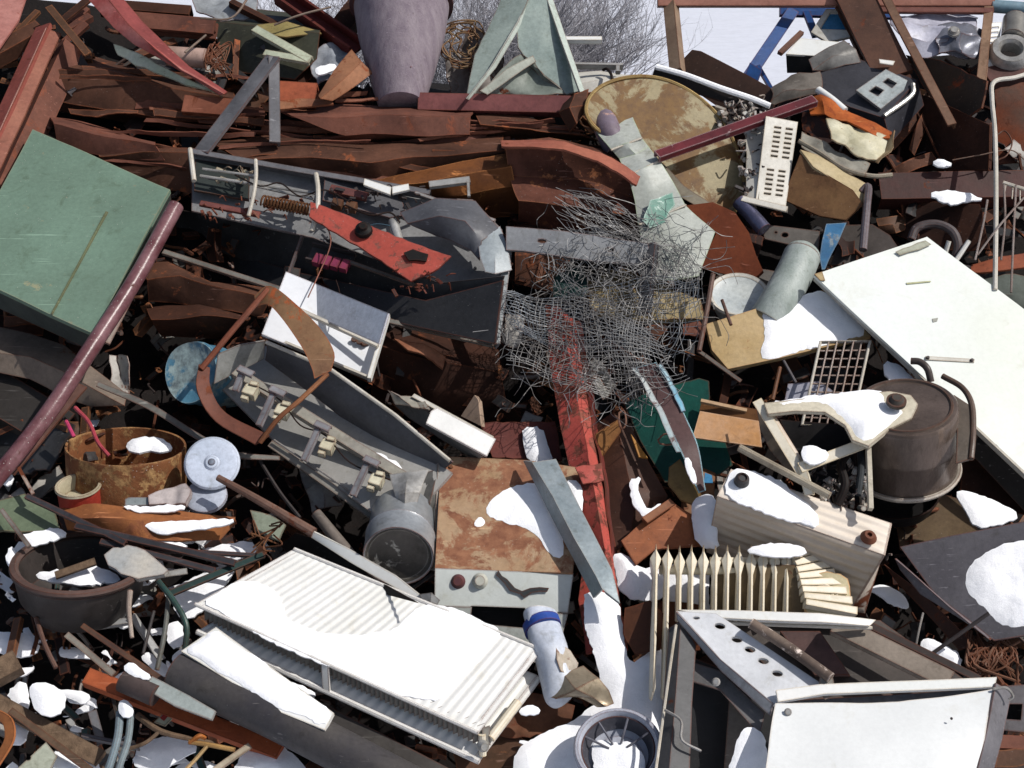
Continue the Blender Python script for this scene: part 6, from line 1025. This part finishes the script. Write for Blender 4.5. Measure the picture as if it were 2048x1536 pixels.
# ================= bottom middle =================
thing('crushed_can', 'crushed white tube with a blue band in front of the stove', 'tube', [('tube', rough(tube3(catmull([P(1080, 1232, .2), P(1094, 1290, .22), P(1116, 1375, .2), P(1130, 1400, .16)], 9), 33 * mpp(1300), 30, 26 * mpp(1300)), 11, 8), MT('b4bccc', 'c8ccd4', .15, .4, rc='8c8474', rsc=9, rr=.5)), ('blue_band', rough(tube3([P(1080, 1244, .2), P(1083, 1252, .203), P(1086, 1260, .207)], 36 * mpp(1250), 24), 4, 8), MT('2a4c9c', '22408a', .1)), ('dirty_side', loft([[(1110, 1280, .27), (1140, 1300, .24), (1156, 1325, .2)], [(1112, 1320, .28), (1140, 1335, .25), (1150, 1345, .2)], [(1124, 1344, .27), (1140, 1350, .25), (1148, 1352, .2)]], 2, 4, 4, ns=12), MT('a89c8c', 'c0b8ac', .3))])
thing('foil_sheet', 'crumpled silvery beige foil sheet below the crushed tube', 'foil', loft([[(1096, 1394, .22), (1130, 1356, .26), (1168, 1330, .24)], [(1110, 1398, .24), (1150, 1376, .3), (1196, 1356, .26)], [(1150, 1392, .22), (1186, 1392, .24), (1216, 1380, .24)], [(1196, 1412, .2), (1214, 1410, .22), (1228, 1404, .2)]], 2, 9, 5, ns=9), MT('b4a48c', '8c806c', .1, .3, metal=.5))
for lb, poly, h, H in [
 ('large snow drift running down the middle past the lower end of the red girder', [(1168, 1180), (1232, 1190), (1250, 1290), (1262, 1330), (1320, 1290), (1350, 1420), (1340, 1600), (1010, 1600), (1030, 1500), (1080, 1470), (1150, 1440), (1210, 1400), (1196, 1340), (1170, 1260)], .12, 26),
 ('shaded snow pocket between the red girder and the finned radiator', [(1222, 1110), (1250, 1105), (1282, 1140), (1320, 1130), (1340, 1190), (1280, 1206), (1236, 1180)], .06, 20),
 ('shaded snow between the upright fins of the finned radiator', [(1330, 1130), (1420, 1120), (1420, 1240), (1330, 1210)], .0, 12)]:
    thing('snow_patch', lb, 'snow', snow_m(Pl(sum(p[0] for p in poly) / len(poly), sum(p[1] for p in poly) / len(poly), h), poly, H, w=60), SNOW)
thing('brown_sheet', 'dark brown sheet piece right of the snow drift and left of the long fins', 'sheet', plate(Pl(1280, 1260, .16, -20, 40), [(1250, 1216), (1300, 1200), (1330, 1230), (1320, 1300), (1270, 1310), (1248, 1270)], 5, 4, rag=2), MT('54301c', '3a2014', .3))
wb = Pl(1236, 1490, .27, n=nrm(-10, 62))
thing('white_basin', 'white round basin half full of snow at the bottom edge', 'basin', [('basin', lathe(wb, 1236, 1494, [(0, -46), (50, -46), (68, -30), (76, -2), (80, 4), (86, 4), (90, -4), (84, -40), (0, -60)], 48), MT('b8bcc8', 'a4a8b4', .06, .4)),
 ('inner_ring', lathe(wb, 1236, 1494, [(60, -34), (66, -26), (72, -6), (74, -6), (70, -34)], 48), MT('505058', '3a3a42', .1)), ('spoke', msum([tube3([wb.p(1236, 1494) + (wb.x * math.cos(a) + wb.y * math.sin(a)) * 20 * wb.k - wb.n * 20 * wb.k, wb.p(1236, 1494) + (wb.x * math.cos(a) + wb.y * math.sin(a)) * 74 * wb.k - wb.n * 8 * wb.k], 2.4 * wb.k, 6) for a in (.5, 1.25, 2.1, 2.7)]), MT('6c6c76', '4c4c56'))])
thing('snow_patch', 'snow filling the lower part of the white round basin', 'snow', snow_m(wb, [(1180, 1480), (1200, 1464), (1230, 1476), (1262, 1468), (1290, 1500), (1290, 1545), (1190, 1545)], 16, up=-26), SNOW)
crumple('rusty_scrap', 'rusty crumbled scrap left of the large snow drift at the bottom', 'scrap', [(1010, 1400), (1090, 1390), (1150, 1410), (1140, 1450), (1060, 1476), (1000, 1470)], .1, MT('6c4630', '4c2e20', .35, .8), 14)
thing('snow_patch', 'small snow lump on the rusty crumbled scrap', 'snow', snow_m(Pl(1060, 1420, .2), [(1036, 1420), (1060, 1408), (1082, 1418), (1076, 1430), (1044, 1432)], 9), SNOW)
thing('brown_sheet', 'brown flat sheet at the bottom edge left of the large snow drift', 'sheet', plate(Pl(960, 1500, .06, -10, 50), [(900, 1480), (1010, 1450), (1050, 1480), (1020, 1560), (920, 1570)], 5, 3, rag=2), BRN)

# ================= snow lying deep between the pieces =================
sn = []
for poly, h in [([(-20, 1262), (60, 1266), (86, 1300), (40, 1318), (-20, 1300)], .02), ([(10, 1385), (50, 1356), (60, 1400), (50, 1440)], .06), ([(340, 1180), (420, 1140), (480, 1120), (440, 1190), (380, 1240), (350, 1230)], -.02), ([(330, 1250), (365, 1240), (368, 1290), (340, 1300)], .0), ([(100, 1500), (190, 1512), (216, 1560), (110, 1560)], .1), ([(280, 1486), (372, 1470), (400, 1500), (330, 1540), (260, 1530)], .04), ([(20, 1090), (36, 1104), (28, 1140), (8, 1120)], .04), ([(36, 1070), (110, 1052), (140, 1070), (60, 1096)], .1), ([(1180, 1560), (1030, 1480), (1100, 1500), (1180, 1500)], .1), ([(1850, 388), (1900, 380), (1972, 400), (1900, 412)], .08), ([(1862, 326), (1880, 316), (1910, 330), (1880, 336)], .08), ([(1660, 1300), (1720, 1310), (1700, 1330)], .06), ([(0, 930), (30, 950), (20, 975), (0, 965)], .06), ([(1766, 720), (1800, 730), (1850, 790), (1770, 760)], .08), ([(400, 1100), (500, 1080), (520, 1100), (440, 1130)], .04), ([(345, 1060), (400, 1075), (380, 1090), (340, 1080)], .04), ([(440, 1440), (500, 1450), (460, 1475)], .02), ([(20, 1440), (60, 1450), (50, 1490), (10, 1490)], .08)]:
    c = (sum(p[0] for p in poly) / len(poly), sum(p[1] for p in poly) / len(poly)); sn.append(snow_m(Pl(c[0], c[1], h), poly, 14))
ds_ = random.Random(11)
for _ in range(60):
    u, v = (ds_.uniform(-10, 640), ds_.uniform(1060, 1560)) if ds_.random() < .75 else (ds_.uniform(1000, 2040), ds_.uniform(900, 1500)); a = ds_.uniform(14, 44); b = a * ds_.uniform(.2, .45); ro = ds_.uniform(-40, 40)
    sn.append(snow_m(Pl(u, v, ds_.uniform(-.16, .0)), [(x + ds_.uniform(-8, 8), y + ds_.uniform(-6, 6)) for x, y in ell(u, v, a, b, ro, 9)], 5))
thing('drifted_snow', 'small drifts of snow lying in the gaps of the heap', 'snow', msum(sn), SNOW, kind='stuff')

# ================= small fragments =================
fm = [RUSTD, MT('2e1c18', '1e1210', .3, .8), BRN, MT('55504c', '3c3836', .2), RUST, MT('8c8a86', '6c6a66', .2), MT('b4b0aa', '8c8882', .2), DGREY, SNOW]
F = M(); F.m = []
def addf(m, i): 
    k = len(F.v); F.v += m.v; F.f += [tuple(a + k for a in f) for f in m.f]; F.m += [i] * len(m.f)
for _ in range(3000):
    u, v = random.uniform(-150, 2200), random.uniform(60, 1650)
    if v < crest(u) + 12: continue
    h = mound_h(u, v) + random.uniform(.02, .26); a = random.uniform(0, 6.28); L = random.choice([12, 20, 30, 50, 80]) * random.uniform(.6, 1.3)
    low = u < 620 and v > 1050
    i = random.choices(range(9), [5, 6, 4, 3, 3, 1, .8, 4, 0.1] if not low else [4, 4, 5, 4, 3, 3, 3, 4, 3])[0]
    A = (u, v, h); B = (u + math.cos(a) * L, v + math.sin(a) * L, h + random.uniform(-.08, .08)); k = random.random()
    if k < .22: addf(beam(A, B, random.uniform(4, 26), random.uniform(2, 10), random.choice(['box', 'L', 'C']), th=3, az=random.uniform(-70, 70), el=random.uniform(10, 80)), i)
    elif k < .55: addf(tube([A, ((A[0]+B[0])/2 + random.uniform(-10, 10), (A[1]+B[1])/2 + random.uniform(-10, 10), h + .04), B], random.uniform(1.2, 4.5), 6, 4), i)
    else:
        w_ = L * random.uniform(.3, .8); c, s = math.cos(a), math.sin(a)
        rows = [[(u + c * x * L - s * y * w_, v + s * x * L + c * y * w_, h + random.uniform(-.03, .05)) for x in (-.5, 0, .5)] for y in (-.5, 0, .5)]
        addf(loft(rows, 2, 8, 3, ns=12, rag=1), i)
o = mk('scrap_fragments', F, fm); o['label'] = 'countless small rusty scraps and metal bits filling the gaps of the heap'; o['category'] = 'scrap'; o['kind'] = 'stuff'

# ================= thin rusty strips pressed between the sheets =================
rs = random.Random(5)
for i in range(46):
    u = rs.uniform(120, 1180); v = 190 + rs.uniform(0, 180) * (1 if u < 900 else .8) ; L = rs.uniform(120, 330); sl_ = rs.uniform(-.1, .14)
    if u < 420: v = rs.uniform(130, 330)
    h = rs.uniform(-.06, .045); w_ = rs.uniform(5, 16)
    rows = [[(u + L * t, v + sl_ * L * t + rs.uniform(-4, 4), h + rs.uniform(-.02, .02)) for t in (0, .35, .7, 1)]]
    rows.append([(a + rs.uniform(-6, 6), b + w_ * rs.uniform(.5, 1.2), c - rs.uniform(.0, .03)) for a, b, c in rows[0]])
    thing('rusty_strip', 'thin torn rusty strip pressed between the big folded rusty sheets', 'strip', loft(rows, 3, 4, 7, ns=9, rag=1.5), rs.choice([RUST, RUSTR, RUSTR, MT('946452', '704838', .3, .8, spec=.15)]), group='thin rusty strips pressed between the folded sheets')
for i in range(34):
    if i % 2: u, v = rs.uniform(1740, 2040), rs.uniform(180, 560)
    else: u, v = rs.uniform(1180, 1560), rs.uniform(640, 1060)
    a = rs.uniform(0, 3.14); L = rs.uniform(50, 150)
    thing('rusty_scrap', 'dark rusty strip or bar end lying deep in the shaded gaps', 'scrap', loft([[(u, v, -.1), (u + math.cos(a) * L / 2, v + math.sin(a) * L / 2 + rs.uniform(-9, 9), -.06), (u + math.cos(a) * L, v + math.sin(a) * L, -.12)], [(u + 14, v + rs.uniform(8, 24), -.12), (u + 14 + math.cos(a) * L / 2, v + 16 + math.sin(a) * L / 2, -.1), (u + 10 + math.cos(a) * L, v + 12 + math.sin(a) * L, -.14)]], 3, 5, 3), rs.choice([RUST, RUSTD, BRN, DGREY]), group='rusty scraps deep in the gaps')
for i in range(26):
    u, v = rs.uniform(-10, 560), rs.uniform(-10, 150) if i % 3 else rs.uniform(60, 170)
    a = rs.uniform(-.8, 2.2); L = rs.uniform(40, 120)
    thing('metal_offcut', 'short rusty or grey metal offcut sticking out of the clutter at upper left', 'offcut', beam((u, v, rs.uniform(-.14, -.04)), (u + math.cos(a) * L, v + math.sin(a) * L, rs.uniform(-.14, -.04)), rs.uniform(8, 24), rs.uniform(5, 16), rs.choice(['L', 'C', 'box', 'J']), wob=2, th=3, az=rs.uniform(-50, 50)), rs.choice([RUST, RUSTD, RUSTR, MGREY, DGREY, BRN]), group='metal offcuts in the upper left clutter')
for i in range(40):
    u, v = rs.uniform(0, 640), rs.uniform(1230, 1540) if i % 3 else rs.uniform(1060, 1240)
    a = rs.uniform(-.4, 1.9); L = rs.uniform(40, 130); h = rs.uniform(-.08, .06)
    thing('scrap_strip', 'narrow strip of scrap half buried in the lower left jumble', 'strip', beam((u, v, h), (u + math.cos(a) * L, v + math.sin(a) * L, h + rs.uniform(-.04, .04)), rs.uniform(5, 18), rs.uniform(3, 12), rs.choice(['L', 'C', 'box', 'J']), wob=2, th=3, az=rs.uniform(-50, 50)), rs.choice([RUST, RUSTD, BRN, MGREY, DGREY, WOOD, LGREY, MT('34504c', '24383a', .2)]), group='strips of scrap in the lower left jumble')
